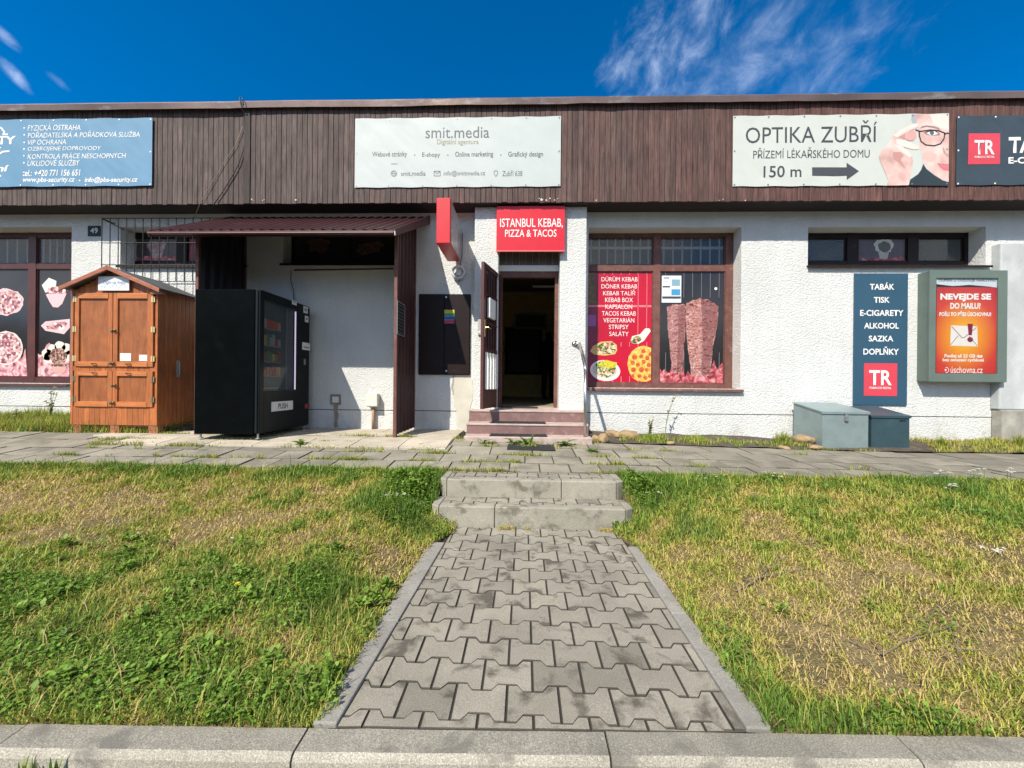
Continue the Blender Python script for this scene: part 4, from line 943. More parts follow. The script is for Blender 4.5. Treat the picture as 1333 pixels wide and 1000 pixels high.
lnm = plain('envelope_shadow', (.28, .23, .19), .5)
pb6([(730, 448), (800, 525), (815, 525), (900, 455)], .006, lnm, .0026); pb6([(722, 575), (775, 510)], .005, lnm, .0026); pb6([(905, 580), (850, 515)], .005, lnm, .0026)
em = plain('exclamation_red', (.22, .012, .05), .4); flat('exclamation', P6([(838, 430), (875, 430), (868, 508), (846, 508)]), fL, em, lb, .0032); flat('exclamation', P6(ell(856, 538, 20, 18, 12)), fL, em, lb, .0032)
pb6([(695 + 14 * math.cos(a), 746 + 18 * math.sin(a)) for a in np.linspace(-2.2, 2.2, 12)], .004, wv, .0026, 'logo_ring'); flat('logo_dot', P6(ell(688, 746, 7, 7, 10)), fL, wv, lb, .0026)
MB().box(ix0, ix1, LY + .004, LY + .008, iz0, iz1).build('glazing', glass('case_glass', (.02, .02, .02), .06), lb)

# ================================================================== POSTERS ON THE BIG WINDOWS
PY = WIN + .030; fW = FY(PY)
def P7(pts): return pxy([(760 + x / 5.88, 340 + y / 5.88) for x, y in pts], PY)
def poster(name, lab, cell, mat):
    x0, x1, z0, z1 = cell; t_ = thing(name, lab, 'window poster', ((x0 + x1) / 2, PY, z0))
    MB().box(x0 + .014, x1 - .014, PY, PY + .004, z0 + .014, z1 - .014).build('film', mat, t_); return t_
mp = poster('menu_poster', 'bright red window poster with white kebab menu and food pictures', c4[1], PM('red_poster_film', (.50, .005, .030), .3, var=.12, vscale=1.5))
for s, r_ in [('DÜRÜM KEBAB', (135, 116, 411, 156)), ('DÖNER KEBAB', (135, 170, 408, 210)), ('KEBAB TALÍŘ', (148, 219, 394, 262)), ('KEBAB BOX', (163, 280, 376, 314)), ('KAPSALON', (165, 332, 370, 366)), ('TACOS KEBAB', (138, 384, 398, 418)), ('VEGETARIÁN', (150, 428, 386, 470)), ('STRIPSY', (192, 487, 342, 521)), ('SALÁTY', (195, 532, 342, 574))]:
    T(mp, fW, s, tuple((760 if i % 2 == 0 else 340) + v / 5.88 for i, v in enumerate(r_)), wv, bold=.0, h=.002)
flat('reflected_strip', P7([(8, 80), (112, 80), (112, 940), (8, 940)]), fW, PM('reflection_film', (.20, .012, .045), .3, var=.3), mp, .0006)  # dark reflection of the entrance pier, put into the poster's colour
flat('brown_strip', P7([(10, 80), (85, 80), (95, 330), (8, 330)]), fW, spots('brown_film', [(.35, (.10, .06, .03)), (.6, (.20, .13, .06))], 30), mp, .0010)
flat('violet_label', P7([(25, 412), (92, 412), (92, 498), (25, 498)]), fW, plain('violet_print', (.34, .10, .33), .4), mp, .0010)
veg = spots('salad_print', [(.3, (.05, .10, .02)), (.42, (.13, .22, .04)), (.5, (.62, .50, .34)), (.58, (.50, .10, .06)), (.68, (.72, .60, .42))], 34, vor=True)
flat('pita', P7([(48, 690), (70, 650), (130, 618), (210, 612), (250, 640), (255, 680), (240, 712), (160, 724), (80, 715)]), fW, plain('bread_print', (.66, .44, .16), .4), mp, .0016)
flat('pita_filling', P7([(90, 660), (140, 628), (215, 622), (248, 650), (240, 690), (200, 712), (120, 710)]), fW, veg, mp, .0022)
flat('plate', P7(ell(163, 838, 116, 80, 30, 0, 0, .12)), fW, plain('plate_print', (.72, .70, .66), .35), mp, .0016); flat('plate_rim', P7(ell(160, 832, 94, 60, 30, 0, 0, .12)), fW, plain('plate_shade', (.55, .53, .50), .35), mp, .0019)
flat('kebab_salad', P7(ell(170, 825, 82, 62, 26, .14, 4)), fW, veg, mp, .0023); flat('lettuce', P7(ell(180, 788, 66, 30, 20, .25, 5)), fW, spots('lettuce_print', [(.35, (.30, .42, .03)), (.5, (.72, .62, .05)), (.65, (.62, .46, .03))], 40, vor=True), mp, .0027)
flat('wrap', P7([(430, 560), (470, 515), (500, 515), (512, 535), (460, 610), (420, 632), (375, 632), (358, 610), (370, 575)]), fW, plain('wrap_print', (.80, .76, .66), .4), mp, .0016); flat('wrap_filling', P7(ell(402, 602, 42, 26, 18, .14, 6, -.35)), fW, veg, mp, .0022)
xr = 527
pz = [(x, y) for x, y in ell(455, 787, 121, 137, 44, .015, 2)]; pz = clip([(x, y) for x, y in pz], lambda q: xr - q[0]); flat('pizza', P7(pz), fW, spots('pizza_print', [(.35, (.70, .25, .03)), (.5, (.78, .48, .08)), (.65, (.80, .60, .22))], 26), mp, .0016)
sal = spots('salami_print', [(.4, (.42, .04, .02)), (.6, (.62, .17, .04))], 60)
for i, (x, y, r_) in enumerate([(388, 735, 20), (440, 728, 16), (455, 690, 17), (510, 712, 16), (486, 742, 17), (374, 778, 17), (413, 794, 16), (457, 772, 17), (497, 796, 17), (380, 832, 19), (441, 830, 20), (480, 832, 15), (426, 880, 17), (470, 893, 16), (375, 880, 14), (505, 880, 14)]): flat('salami', P7(clip(ell(x, y, r_, r_ * 1.05, 14, .06, i), lambda q: xr - q[0])), fW, sal, mp, .0022)
lin = plain('film_stripe', (.66, .20, .22), .3); strips('stripes', [recty(760 + x / 5.88 - .45, 340 + y0 / 5.88, 760 + x / 5.88 + .45, 340 + y1 / 5.88, PY) for x in (155, 220, 285, 350, 415, 482) for y0, y1 in ((86, 104), (620, 655), (880, 935))] + [recty(760 + 415 / 5.88 - .4, 358, 760 + 415 / 5.88 + .4, 445, PY), recty(760 + 482 / 5.88 - .4, 358, 760 + 482 / 5.88 + .4, 428, PY), recty(763, 397.3, 848, 399.8, PY)], fW, lin, mp, .0012)
dp = poster('meat_poster', 'black window poster picturing two upright meat skewers above red smoke', c4[3], M['film'])
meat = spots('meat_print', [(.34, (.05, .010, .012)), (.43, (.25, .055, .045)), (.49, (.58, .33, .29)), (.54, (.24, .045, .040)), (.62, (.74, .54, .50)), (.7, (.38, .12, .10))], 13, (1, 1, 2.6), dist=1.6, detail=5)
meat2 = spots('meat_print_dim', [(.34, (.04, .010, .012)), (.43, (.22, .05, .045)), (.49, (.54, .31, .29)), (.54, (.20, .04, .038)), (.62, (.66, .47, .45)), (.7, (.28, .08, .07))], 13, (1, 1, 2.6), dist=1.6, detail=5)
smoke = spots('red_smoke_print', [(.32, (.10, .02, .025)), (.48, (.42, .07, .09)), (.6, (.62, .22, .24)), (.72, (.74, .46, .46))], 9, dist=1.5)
def jag(pts, s, a=9): rr = random.Random(s); return [(x + rr.uniform(-a, a), y + rr.uniform(-a, a)) for x, y in pts]
def dens(pts, n=5): return [(a[0] + (b[0] - a[0]) * k / n, a[1] + (b[1] - a[1]) * k / n) for a, b in zip(pts, pts[1:] + pts[:1]) for k in range(n)]
rr = random.Random(3)
flat('red_smoke', P7([(576, 946)] + [(576 + 20 * i, 850 + rr.uniform(-60, 40) - (40 if 18 < i < 25 else 0)) for i in range(27)] + [(1096, 946)]), fW, smoke, dp, .0012)
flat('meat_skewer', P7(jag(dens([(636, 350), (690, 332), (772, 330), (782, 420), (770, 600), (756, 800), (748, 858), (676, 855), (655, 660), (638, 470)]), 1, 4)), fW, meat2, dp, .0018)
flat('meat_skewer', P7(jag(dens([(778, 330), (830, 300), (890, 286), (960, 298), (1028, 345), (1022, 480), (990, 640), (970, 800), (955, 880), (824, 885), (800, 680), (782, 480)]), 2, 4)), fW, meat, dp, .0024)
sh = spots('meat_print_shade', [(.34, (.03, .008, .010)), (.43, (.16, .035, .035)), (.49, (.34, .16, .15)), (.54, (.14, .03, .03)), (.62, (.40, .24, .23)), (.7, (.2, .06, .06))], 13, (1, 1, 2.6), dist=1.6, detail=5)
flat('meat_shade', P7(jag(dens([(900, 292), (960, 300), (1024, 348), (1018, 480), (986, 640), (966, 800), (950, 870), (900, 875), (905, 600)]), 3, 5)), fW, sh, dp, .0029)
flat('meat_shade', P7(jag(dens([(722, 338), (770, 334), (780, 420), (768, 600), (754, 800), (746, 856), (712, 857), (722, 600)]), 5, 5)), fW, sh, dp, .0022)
strips('stripes', [recty(760 + x / 5.88 - .35, 340 + y0 / 5.88, 760 + x / 5.88 + .35, 340 + y1 / 5.88, PY) for x in (625, 765, 832, 900, 967, 1035) for y0, y1 in ((82, 280), (700, 860))], fW, plain('film_stripe_grey', (.17, .17, .18), .3), dp, .0033)
np_ = thing('paper_notice', 'small white and blue paper notice on the black meat poster', 'notice', aty(872, 377, PY - .006)); x0, x1, z0, z1 = recty(861.5, 359, 886.8, 394, PY - .006)
MB().box(x0, x1, PY - .006, PY - .0045, z0, z1).build('sheet', plain('notice_paper', (.74, .80, .84), .5), np_); fN = FY(PY - .006)
for nm, r_, mt in [('picture', (673, 140, 736, 190), plain('notice_teal', (.20, .38, .46), .5)), ('picture', (670, 215, 738, 262), plain('notice_blue', (.06, .30, .55), .5)), ('text_bar', (603, 190, 660, 202), pd), ('text_bar', (600, 270, 742, 288), pd), ('text_bar', (610, 125, 655, 133), M['print_grey']), ('text_bar', (605, 150, 650, 160), plain('notice_line', (.45, .6, .7), .5))]:
    strips(nm, [recty(*tuple((760 if i % 2 == 0 else 340) + v / 5.88 for i, v in enumerate(r_)), PY - .006)], fN, mt, np_, .001)
flat('sticker_dot', P7(ell(1010, 211, 11, 11, 12)), fW, wv, dp, .002)
# left window posters
pinkfood = spots('pink_food_print', [(.28, (.22, .06, .09)), (.4, (.55, .25, .28)), (.5, (.72, .56, .54)), (.6, (.36, .12, .15)), (.72, (.80, .66, .62))], 24, vor=True)
pinkpale = plain('pale_pink_print', (.74, .52, .55), .4); cream = plain('cream_print', (.76, .68, .62), .4); pinksm = spots('pink_smoke_print', [(.3, (.14, .04, .05)), (.48, (.60, .26, .30)), (.62, (.76, .54, .55))], 8, dist=1.4)
cake = spots('cake_print', [(.35, (.09, .035, .03)), (.55, (.28, .13, .10)), (.7, (.5, .34, .26))], 40, vor=True)
def P8(pts): return pxy([(x / 4.55, 290 + y / 4.55) for x, y in pts], PY)
lp0 = poster('dessert_poster', 'black window poster with a round pizza and stuffed bread beyond mullion', c1[3], M['film']); lp = poster('dessert_poster', 'black window poster with pink paper cup, slice and dessert bowl', c1[5], M['film'])
fWl = fW
rr = random.Random(8); flat('pink_smoke', P8([(-250, 912)] + [(-250 + 20 * i, 760 + rr.uniform(-60, 60)) for i in range(21)] + [(162, 912)]), fW, pinksm, lp0, .0012)
flat('stuffed_bread', P8(ell(30, 470, 110, 80, 30, .06, 3)), fW, pinkpale, lp0, .0018); flat('bread_filling', P8(ell(35, 470, 96, 66, 28, .12, 4)), fW, pinkfood, lp0, .0024)
flat('pizza', P8(ell(35, 742, 100, 100, 36, .02, 5)), fW, cream, lp0, .0018); flat('pizza_topping', P8(ell(35, 742, 92, 92, 32, .05, 6)), fW, pinkfood, lp0, .0024)
rr = random.Random(12); flat('pink_smoke', P8([(214, 912)] + [(214 + 20 * i, 770 + rr.uniform(-60, 50)) for i in range(11)] + [(416, 912)]), fW, pinksm, lp, .0012)
flat('cup_lid', P8([(248, 370), (290, 326), (335, 345), (330, 400), (270, 415)]), fW, plain('lid_print', (.70, .70, .68), .4), lp, .0018); flat('cup_food', P8(ell(335, 415, 62, 40, 20, .15, 7)), fW, pinkfood, lp, .0022); flat('paper_cup', P8([(272, 425), (395, 420), (370, 480), (345, 502), (315, 500), (295, 470)]), fW, pinkpale, lp, .0027)
flat('slice', P8([(243, 610), (270, 585), (416, 570), (416, 620), (380, 660), (270, 640)]), fW, pinkpale, lp, .0018); flat('slice_filling', P8([(258, 610), (290, 595), (405, 585), (375, 640), (280, 630)]), fW, pinkfood, lp, .0023)
for i, (x, y) in enumerate([(290, 800), (310, 755), (355, 735), (395, 750), (412, 790), (280, 780)]): flat('cream', P8(ell(x, y, 32, 34, 14, .12, i)), fW, cream, lp, .0018)
flat('dessert', P8(ell(345, 790, 52, 48, 22, .08, 20)), fW, cake, lp, .0024); flat('bowl', P8([(300, 835), (400, 835), (385, 885), (345, 895), (315, 880)]), fW, plain('bowl_print', (.60, .36, .32), .4), lp, .0028); flat('bowl_band', P8([(303, 838), (398, 838), (394, 852), (308, 852)]), fW, cake, lp, .0031)
# small window posters
sp5 = poster('small_poster', 'dark small window poster of an ice cream cup over red glow', c5[1], PM('dim_film', (.075, .06, .075), .3, var=.3)); 
def P9(pts): return pxy([(1040 + x / 5.127, 290 + y / 5.127) for x, y in pts], PY)
flat('red_glow', P9([(420, 262)] + [(420 + 15 * i, 240 + random.uniform(-16, 8)) for i in range(20)] + [(715, 262)]), fW, smoke, sp5, .001); flat('cup', P9([(528, 195), (602, 195), (590, 240), (540, 240)]), fW, plain('pale_cup_print', (.42, .40, .36), .4), sp5, .0016)
flat('cream', P9(ell(565, 155, 66, 48, 22, .15, 9)), fW, plain('grey_cream_print', (.52, .53, .49), .4), sp5, .0020); flat('dessert', P9(ell(570, 162, 42, 36, 20, .1, 10)), fW, plain('grey_dessert_print', (.10, .10, .095), .4), sp5, .0026)
sp2 = poster('small_poster', 'dim small window poster with a pale heart-shaped treat behind cage bars', c2[0], PM('dim_film_brown', (.055, .04, .04), .3, var=.4))
def P10(pts): return pxy([(120 + x / 6.35, 275 + y / 6.35) for x, y in pts], PY)
flat('treat', P10([(450, 280), (480, 245), (525, 250), (560, 265), (595, 240), (612, 270), (590, 330), (575, 385), (500, 390), (480, 335)]), fW, spots('treat_print', [(.4, (.40, .40, .40)), (.55, (.36, .14, .14)), (.7, (.5, .4, .38))], 14), sp2, .0016)
flat('red_glow', P10([(370, 405)] + [(370 + 18 * i, 385 + random.uniform(-14, 8)) for i in range(19)] + [(695, 405)]), fW, smoke, sp2, .001)
sp2b = poster('small_poster', 'dim small window poster, mostly red, beside metal side panel', c2[1], spots('dim_red_film', [(.35, (.05, .02, .02)), (.6, (.26, .05, .05))], 4))
sp3 = poster('small_poster', 'nearly black window poster with faint food picture under the canopy, left pane', c3[0], M['film']); flat('food', pxy(ell(415, 320, 14, 11, 18, .3, 3), PY), fW, spots('faint_food', [(.4, (.03, .02, .02)), (.6, (.14, .05, .04))], 30), sp3, .001)
sp3b = poster('small_poster', 'nearly black window poster with faint food picture under the canopy, right pane', c3[1], M['film']); flat('food', pxy(ell(482, 323, 17, 9, 18, .3, 4), PY), fW, spots('faint_food_pale', [(.4, (.03, .02, .02)), (.6, (.15, .08, .05))], 30), sp3b, .001)

# ================================================================== METAL CANOPY
cp = thing('canopy', 'maroon corrugated metal canopy with two side panels over vending machine', 'canopy', (-3.1, 5.5, .5))
RX0, RX1 = X_(197, 4.86, 302), X_(514, 4.86, 303) + .0
ry0, ry1 = 4.86, 6.085; rz0, rz1 = Z_(300, 4.86, 400), Z_(283.5, 6.085, 420)
mb = MB(); n = 96
def cor(i): return .019 * (1 if (i // 2) % 2 == 0 else -1)
def roofpt(x, y, dz=0): t = (y - ry0) / (ry1 - ry0); return (x + .13 * t, y, rz0 + (rz1 - rz0) * t + dz)
for i in range(n):
    a, b = RX0 + (RX1 - RX0) * i / n, RX0 + (RX1 - RX0) * (i + 1) / n; za, zb = cor(i), cor(i + 1)
    mb.cur = random.uniform(.9, 1.1)
    mb.quad(roofpt(a, ry0 - .02, za), roofpt(b, ry0 - .02, zb), roofpt(b, ry1, zb), roofpt(a, ry1, za))
    mb.quad(roofpt(a, ry0 - .02, za - .004), roofpt(a, ry1, za - .004), roofpt(b, ry1, zb - .004), roofpt(b, ry0 - .02, zb - .004))
mb.build('roof_sheet', M['maroon_dark'], cp)
zfb = Z_(306.5, 4.86, 400)
MB().box(RX0 + .01, RX1 - .01, ry0 + .008, ry0 + .02, rz0 - .07, rz0 + .012).build('eave_light_stop', M['maroon_dark'], cp)  # added backing that stops sunlight leaking under the roof corrugations
mb = MB(); mb.box(RX0 - .01, RX1 + .01, ry0 - .045, ry0 - .015, zfb, rz0 - .018).tube([(RX0, ry0 - .05, zfb + .012), (RX1, ry0 - .05, zfb + .012)], .012); mb.build('gutter', M['maroon'], cp)
for x in (RX0 - .006, RX1 + .002): MB().prism([roofpt(x, ry0 - .03, -.07), roofpt(x, ry1, -.11), roofpt(x, ry1, .03), roofpt(x, ry0 - .03, .02)], (.012, 0, 0)).build('verge_board', M['maroon'], cp)
q = aty(514, 301.5, 4.8); MB().box(RX1 + .012, RX1 + .02, 4.81, 4.83, rz0 - .08, rz0 - .03).build('end_cap', M['white_paint'], cp)
SPY0, SPY1 = 5.16, 6.09
SX_R, SX_L = X_(514.5, 5.16, 440), X_(258, 5.18, 340)
def topz(y): return rz0 + (rz1 - rz0) * (y - ry0) / (ry1 - ry0) - .05
for sx, nm in ((SX_R, 'right'), (SX_L, 'left')):
    mb = MB(); n = 22; zb = pad_z(sx) + .03
    for i in range(n):
        ya, yb_ = SPY0 + .04 + (SPY1 - SPY0 - .05) * i / n, SPY0 + .04 + (SPY1 - SPY0 - .05) * (i + 1) / n; da, db = .012 * (1 if (i // 2) % 2 else -1), .012 * (1 if ((i + 1) // 2) % 2 else -1)
        mb.quad((sx + da, ya, zb), (sx + db, yb_, zb), (sx + db, yb_, topz(yb_)), (sx + da, ya, topz(ya))); mb.quad((sx + da - .003, ya, zb), (sx + da - .003, ya, topz(ya)), (sx + db - .003, yb_, topz(yb_)), (sx + db - .003, yb_, zb))
    mb.build('side_panel', M['maroon_dark'] if nm == 'right' else PM('shaded_side_sheet', (.014, .012, .016), .5, var=.2), cp)  # left panel is the same maroon sheet, its shade put into the colour
    MB().box(sx - .022, sx + .022, SPY0, SPY0 + .04, pad_z(sx) - .005, topz(SPY0)).box(sx - .015, sx + .015, SPY1 - .03, SPY1, zb, topz(SPY1)).build('post', M['maroon_old'], cp, bevel=.004)
fX = FX(SX_R + .02)
y0, y1, z0, z1 = rectx(516.5, 394, 526.5, 437, SX_R + .02)
npl = thing('notice_frame', 'small dark wire-framed notice on right canopy side panel', 'notice', (SX_R + .02, (y0 + y1) / 2, z0))
mb = MB(); w = .012; X0, X1 = SX_R + .018, SX_R + .03
mb.box(X0, X1, y0, y1, z1 - w, z1).box(X0, X1, y0, y1, z0, z0 + w).box(X0, X1, y0, y0 + w, z0 + w, z1 - w).box(X0, X1, y1 - w, y1, z0 + w, z1 - w); mb.build('frame', plain('notice_frame_grey', (.20, .19, .20), .5), npl)
mb = MB(); 
for k in range(9): z = z0 + (z1 - z0) * (k + 1) / 10; mb.box(X0, X1 - .004, y0 + w, y1 - w, z - .003, z + .003)
mb.build('wires', plain('notice_wire', (.15, .14, .15), .5), npl); MB().box(X0 - .004, X0 - .001, y0, y1, z0, z1).build('backing', M['black_matt'], npl)

# ledge pipe, electrics on the shaded wall
rp = MB(); q0, q1 = aty(383, 351.8, WALL - .03), aty(512, 350, WALL - .03); rp.tube([q0, q1], .013, 8); rp = rp.build('wall_pipe', plain('dark_red_pipe', (.085, .022, .02), .5), None, origin=q0); tag(rp, 'thin dark red pipe running along the wall under canopy window', 'pipe')
def tube_thing(name, lab, cat, pts, r, mat, **k): return tag(MB().tube(pts, r, 6).build(name, mat, None, origin=pts[0], smooth=True), lab, cat, **k)
tube_thing('cable', 'thin grey cable hanging down the wall behind vending machine top', 'cable', [aty(379, 352, WALL - .015), aty(378.5, 365, WALL - .02), aty(382, 380, WALL - .03), aty(383, 400, WALL - .02)], .006, M['print_grey'])
so_ = thing('wall_socket', 'square grey socket box with a cemented streak beneath on white wall', 'socket', aty(436, 520, WALL)); x0, x1, z0, z1 = recty(429.5, 513.5, 443.5, 527, WALL - .015)
mb = MB(); w = .035; mb.box(x0, x1, WALL - .015, WALL + .01, z1 - w, z1).box(x0, x1, WALL - .015, WALL + .01, z0, z0 + w).box(x0, x0 + w, WALL - .015, WALL + .01, z0 + w, z1 - w).box(x1 - w, x1, WALL - .015, WALL + .01, z0 + w, z1 - w); mb.build('surround', PM('socket_cement', (.27, .245, .21), .9, bump=.4), so_, bevel=.004)
MB().box(x0 + w, x1 - w, WALL - .008, WALL + .008, z0 + w, z1 - w).build('cover', M['white_paint'], so_)
flat('cement_streak', jag(dens(pxy([(433.5, 527), (440, 527), (440, 540), (439, 556), (434, 556), (435, 540)], WALL - .004), 4), 4, .012), FY(WALL - .004), PM('old_cement', (.30, .27, .22), .95, bump=.4), so_, .001)
eb = thing('meter_box', 'small cream electrical box with pipe to ground on sunlit wall', 'electrical box', aty(485, 521, WALL)); x0, x1, z0, z1 = recty(477.5, 512.5, 491.5, 530, WALL - .1)
MB().box(x0, x1, WALL - .1, WALL - .002, z0, z1).build('case', plain('cream_plastic', (.60, .63, .56), .45), eb, bevel=.012); MB().box(x0 - .004, x1 + .004, WALL - .125, WALL - .101, z0 + .012, z1 + .004).build('lid', plain('cream_plastic_lid', (.66, .68, .61), .45), eb, bevel=.01)
xm = (x0 + x1) / 2; MB().tube([(xm, WALL - .05, z0 + .01), (xm, WALL - .05, pad_z(xm) + .0)], .024, 10).build('pipe', PM('rusty_pipe', (.40, .27, .17), .7, var=.3), eb, smooth=True)
# brown two-door utility cabinet in the wall
x0, x1, z0, z1 = recty(544.5, 382.5, 612, 488, WALL - .05); uc = thing('utility_cabinet', 'dark brown two-door metal meter cabinet set in the white wall', 'cabinet', ((x0 + x1) / 2, WALL, z0))
MB().box(x0, x1, WALL - .03, WALL + .05, z0, z1).build('case', M['brown_metal'], uc, bevel=.004); xm = X_(578.2, WALL - .05, 435)
MB().box(x0 + .012, xm - .003, WALL - .05, WALL - .031, z0 + .012, z1 - .012).build('door', M['brown_metal'], uc, bevel=.004); MB().box(xm + .003, x1 - .012, WALL - .05, WALL - .031, z0 + .012, z1 - .012).build('door', M['brown_metal'], uc, bevel=.004)
mb = MB()
for py in (387, 483): q = aty(581, py, WALL - .051); mb.tube([q, q + Vector((0, -.012, 0))], .016, 10)
mb.build('lock', M['galv'], uc)
stk = recty(578.5, 403.5, 591.5, 421, WALL - .051); x0, x1, z0, z1 = stk; sk = MB().box(x0, x1, WALL - .0525, WALL - .0505, z0, z1).build('sticker', M['paper'], uc)
for a, b, nm, col in [(0, .26, 'sticker_band', (.45, .03, .13)), (.26, .52, 'sticker_band', (.03, .10, .42)), (.52, .76, 'sticker_band', (.05, .35, .08)), (.76, 1, 'sticker_band', (.62, .50, .03))]:
    MB().box(x0, x1, WALL - .0545, WALL - .0526, z0 + (z1 - z0) * a + .002, z0 + (z1 - z0) * b - .002).build(nm, plain('band', col, .5), sk)
# bare plaster patch under the cabinet
pts = jag(dens(pxy([(593, 488), (612, 487), (616, 500), (613, 530), (609, 563), (595, 563), (594, 540), (591, 520), (590, 505)], WALL - .006), 4), 6, .014)
flat('plaster_patch', pts, FY(WALL - .006), M['smooth_plaster'], bld, .001); flat('plaster_shadow_edge', jag(dens(pxy([(590, 490), (596, 487), (595, 520), (593, 526), (588, 505)], WALL - .004), 3), 8, .01), FY(WALL - .004), PM('patch_rim', (.33, .31, .27), .95), bld, .0008)
bb_ = thing('doorbell', 'small white intercom panel on the entrance pier beside open door', 'intercom', aty(624, 426, PIER)); x0, x1, z0, z1 = recty(621.8, 416, 626.5, 436, PIER - .03); MB().box(x0, x1, PIER - .03, PIER - .001, z0, z1).build('case', plain('grey_plastic', (.42, .42, .42), .4), bb_, bevel=.005); MB().box(x0 + .012, x1 - .012, PIER - .034, PIER - .031, z0 + .03, z0 + .06).build('button', M['white_paint'], bb_)

# window cage on the left
cgY = WALL - .19; wc = thing('window_cage', 'black wire security cage mounted over small left window', 'cage', aty(200, 330, WALL))
xa, xb = X_(132.5, cgY, 320), X_(258, 5.5) ; xb = X_(335, cgY, 320); z1 = Z_(284.5, cgY, 200); z0 = Z_(366.5, cgY, 200)
mb = MB(); n = 17; dx = X_(143.2, cgY, 320) - xa
for i in range(n): x = xa + dx * i; mb.tube([(x, cgY, z0), (x, cgY, z1)], .0065, 6)
mb.build('bars', M['black_matt'], wc)
mb = MB()
for py in (284.5, 316.5, 345, 366.5): z = Z_(py, cgY, 200); mb.tube([(xa, cgY - .008, z), (xa + dx * (n - 1), cgY - .008, z)], .0065, 6)
mb.build('rails', M['black_matt'], wc)
mb = MB()
for x in (xa, xa + dx * (n - 1)):
    for z in (z1, z0): mb.tube([(x, cgY, z), (x, WALL + .01, z)], .009, 6)
mb.tube([(xa, cgY, z1), (xa + .15, WALL, z1 - .1)], .007, 6); mb.build('brackets', M['black_matt'], wc)

# ================================================================== WOODEN BOOK CABINET
K = 5.2; kb = 5.84
wx0, wx1 = X_(92, K, 450), X_(205, K, 450); wzb = Z_(566, K, 150)
bc = thing('book_cabinet', 'brown stained wooden outdoor cabinet with gabled roof and four doors', 'cabinet', ((wx0 + wx1) / 2, (K + kb) / 2, wzb))
def ZK(py): return Z_(py, K, 148)
def XK(px): return X_(px, K, 450)
zw0 = ZK(553.5); ze = ZK(375); za = ZK(346); xm = (wx0 + wx1) / 2
# walls: boards on the front gable, rails, sides
nb = 15; tops, mids, lows = MB(), MB(), MB()
for i in range(nb):
    a, b = wx0 + .035 + (wx1 - wx0 - .07) * i / nb, wx0 + .035 + (wx1 - wx0 - .07) * (i + 1) / nb; tops.cur = mids.cur = lows.cur = random.uniform(.85, 1.12)
    for mb, pa, pb_ in ((mids, 477.3, 483.2), (lows, 529.8, 553.4)): mb.box(a + .002, b - .002, K + .004, K + .022, ZK(pb_), ZK(pa))
    c_ = (a + b) / 2; zt = za - (za - ze) * abs(c_ - xm) / ((wx1 - wx0) / 2) - .06
    tops.box(a + .002, b - .002, K + .004, K + .022, ZK(381.8), max(zt, ZK(381.8) + .01))
tops.build('gable_boards', M['cab'], bc); mids.build('middle_boards', M['cab'], bc); lows.build('skirt_boards', M['cab'], bc)
for a, b in ((wx0, wx0 + .035), (wx1 - .035, wx1)): MB().box(a, b, K, K + .04, zw0, ze - .005).build('corner_post', M['cab'], bc, bevel=.003)
ns = 9
for x, s in ((wx0, 1), (wx1, -1)):
    mb = MB()
    for i in range(ns):
        a, b = K + .041 + (kb - K - .041) * i / ns, K + .041 + (kb - K - .041) * (i + 1) / ns; mb.cur = random.uniform(.8, 1.1); mb.box(x + s * .003, x + s * .022, a + .002, b - .002, zw0, ze + .0)
    mb.build('side_boards', M['cab'], bc)
MB().box(wx0 + .03, wx1 - .03, K + .03, kb - .02, zw0 + .001, ze - .02).build('inner_case', M['black_void'], bc)
mb = MB(); mb.quad((wx0 + .02, K + .021, ze - .03), (wx1 - .02, K + .021, ze - .03), (xm, K + .021, za - .04)); mb.quad((wx0 + .02, kb, ze - .03), (wx1 - .02, kb, ze - .03), (xm, kb, za - .04)); mb.build('gable_backing', M['cab_panel'], bc)
for a, b in ((95, 105.5), (143.5, 155), (193, 205)):
    for (y0, y1) in ((K + .01, K + .1), (kb - .1, kb)): MB().box(XK(a), XK(b), y0, y1, wzb - .03, zw0).build('foot', M['cab_roofboard'], bc, bevel=.003)
MB().box(wx0 + .02, wx1 - .015, K + .04, kb, zw0 - .03, zw0 - .001).build('floor_board', M['cab_roofboard'], bc)
# four doors
def cdoor(pl, pr_, pt_, pb_, ip, hinge_left, hp, brassy):
    x0, x1, z0, z1 = XK(pl), XK(pr_), ZK(pb_), ZK(pt_); ix0, ix1, iz0, iz1 = XK(ip[0]), XK(ip[2]), ZK(ip[3]), ZK(ip[1])
    Y0, Y1 = K - .012, K + .02
    mb = MB(); mb.box(ix1, x1, Y0, Y1, z0, z1); d = bpy.data.objects.new('door', None); C.objects.link(d); d.parent = bc
    MB().box(x0, ix0, Y0, Y1, z0, z1).build('stile', M['cab'], d, bevel=.003); MB().box(ix1, x1, Y0, Y1, z0, z1).build('stile', M['cab'], d, bevel=.003)
    for q0, q1 in ((z0, iz0), (iz1, z1)): MB().box(ix0 - .006, ix1 + .006, Y0 - .006, Y1 - .01, q0, q1).build('rail', M['cab_trim'], d, bevel=.003)
    MB().box(ix0, ix1, K + .006, K + .014, iz0, iz1).build('panel', M['cab_panel'], d)
    hx = x0 if hinge_left else x1
    for py in hp:
        z = ZK(py); MB().box(hx - .026, hx + .026, Y0 - .003, Y0 - .0005, z - .038, z + .038).tube([(hx, Y0 - .005, z - .04), (hx, Y0 - .005, z + .04)], .006, 8).build('hinge', brassy, d)
    return d, (ix0, ix1, iz0, iz1)
hb = plain('pale_brass', (.74, .62, .32), .35, metal=.4); hb2 = plain('dull_brass', (.30, .26, .15), .4, metal=.5); iron = plain('dark_iron', (.035, .03, .028), .4, metal=.6)
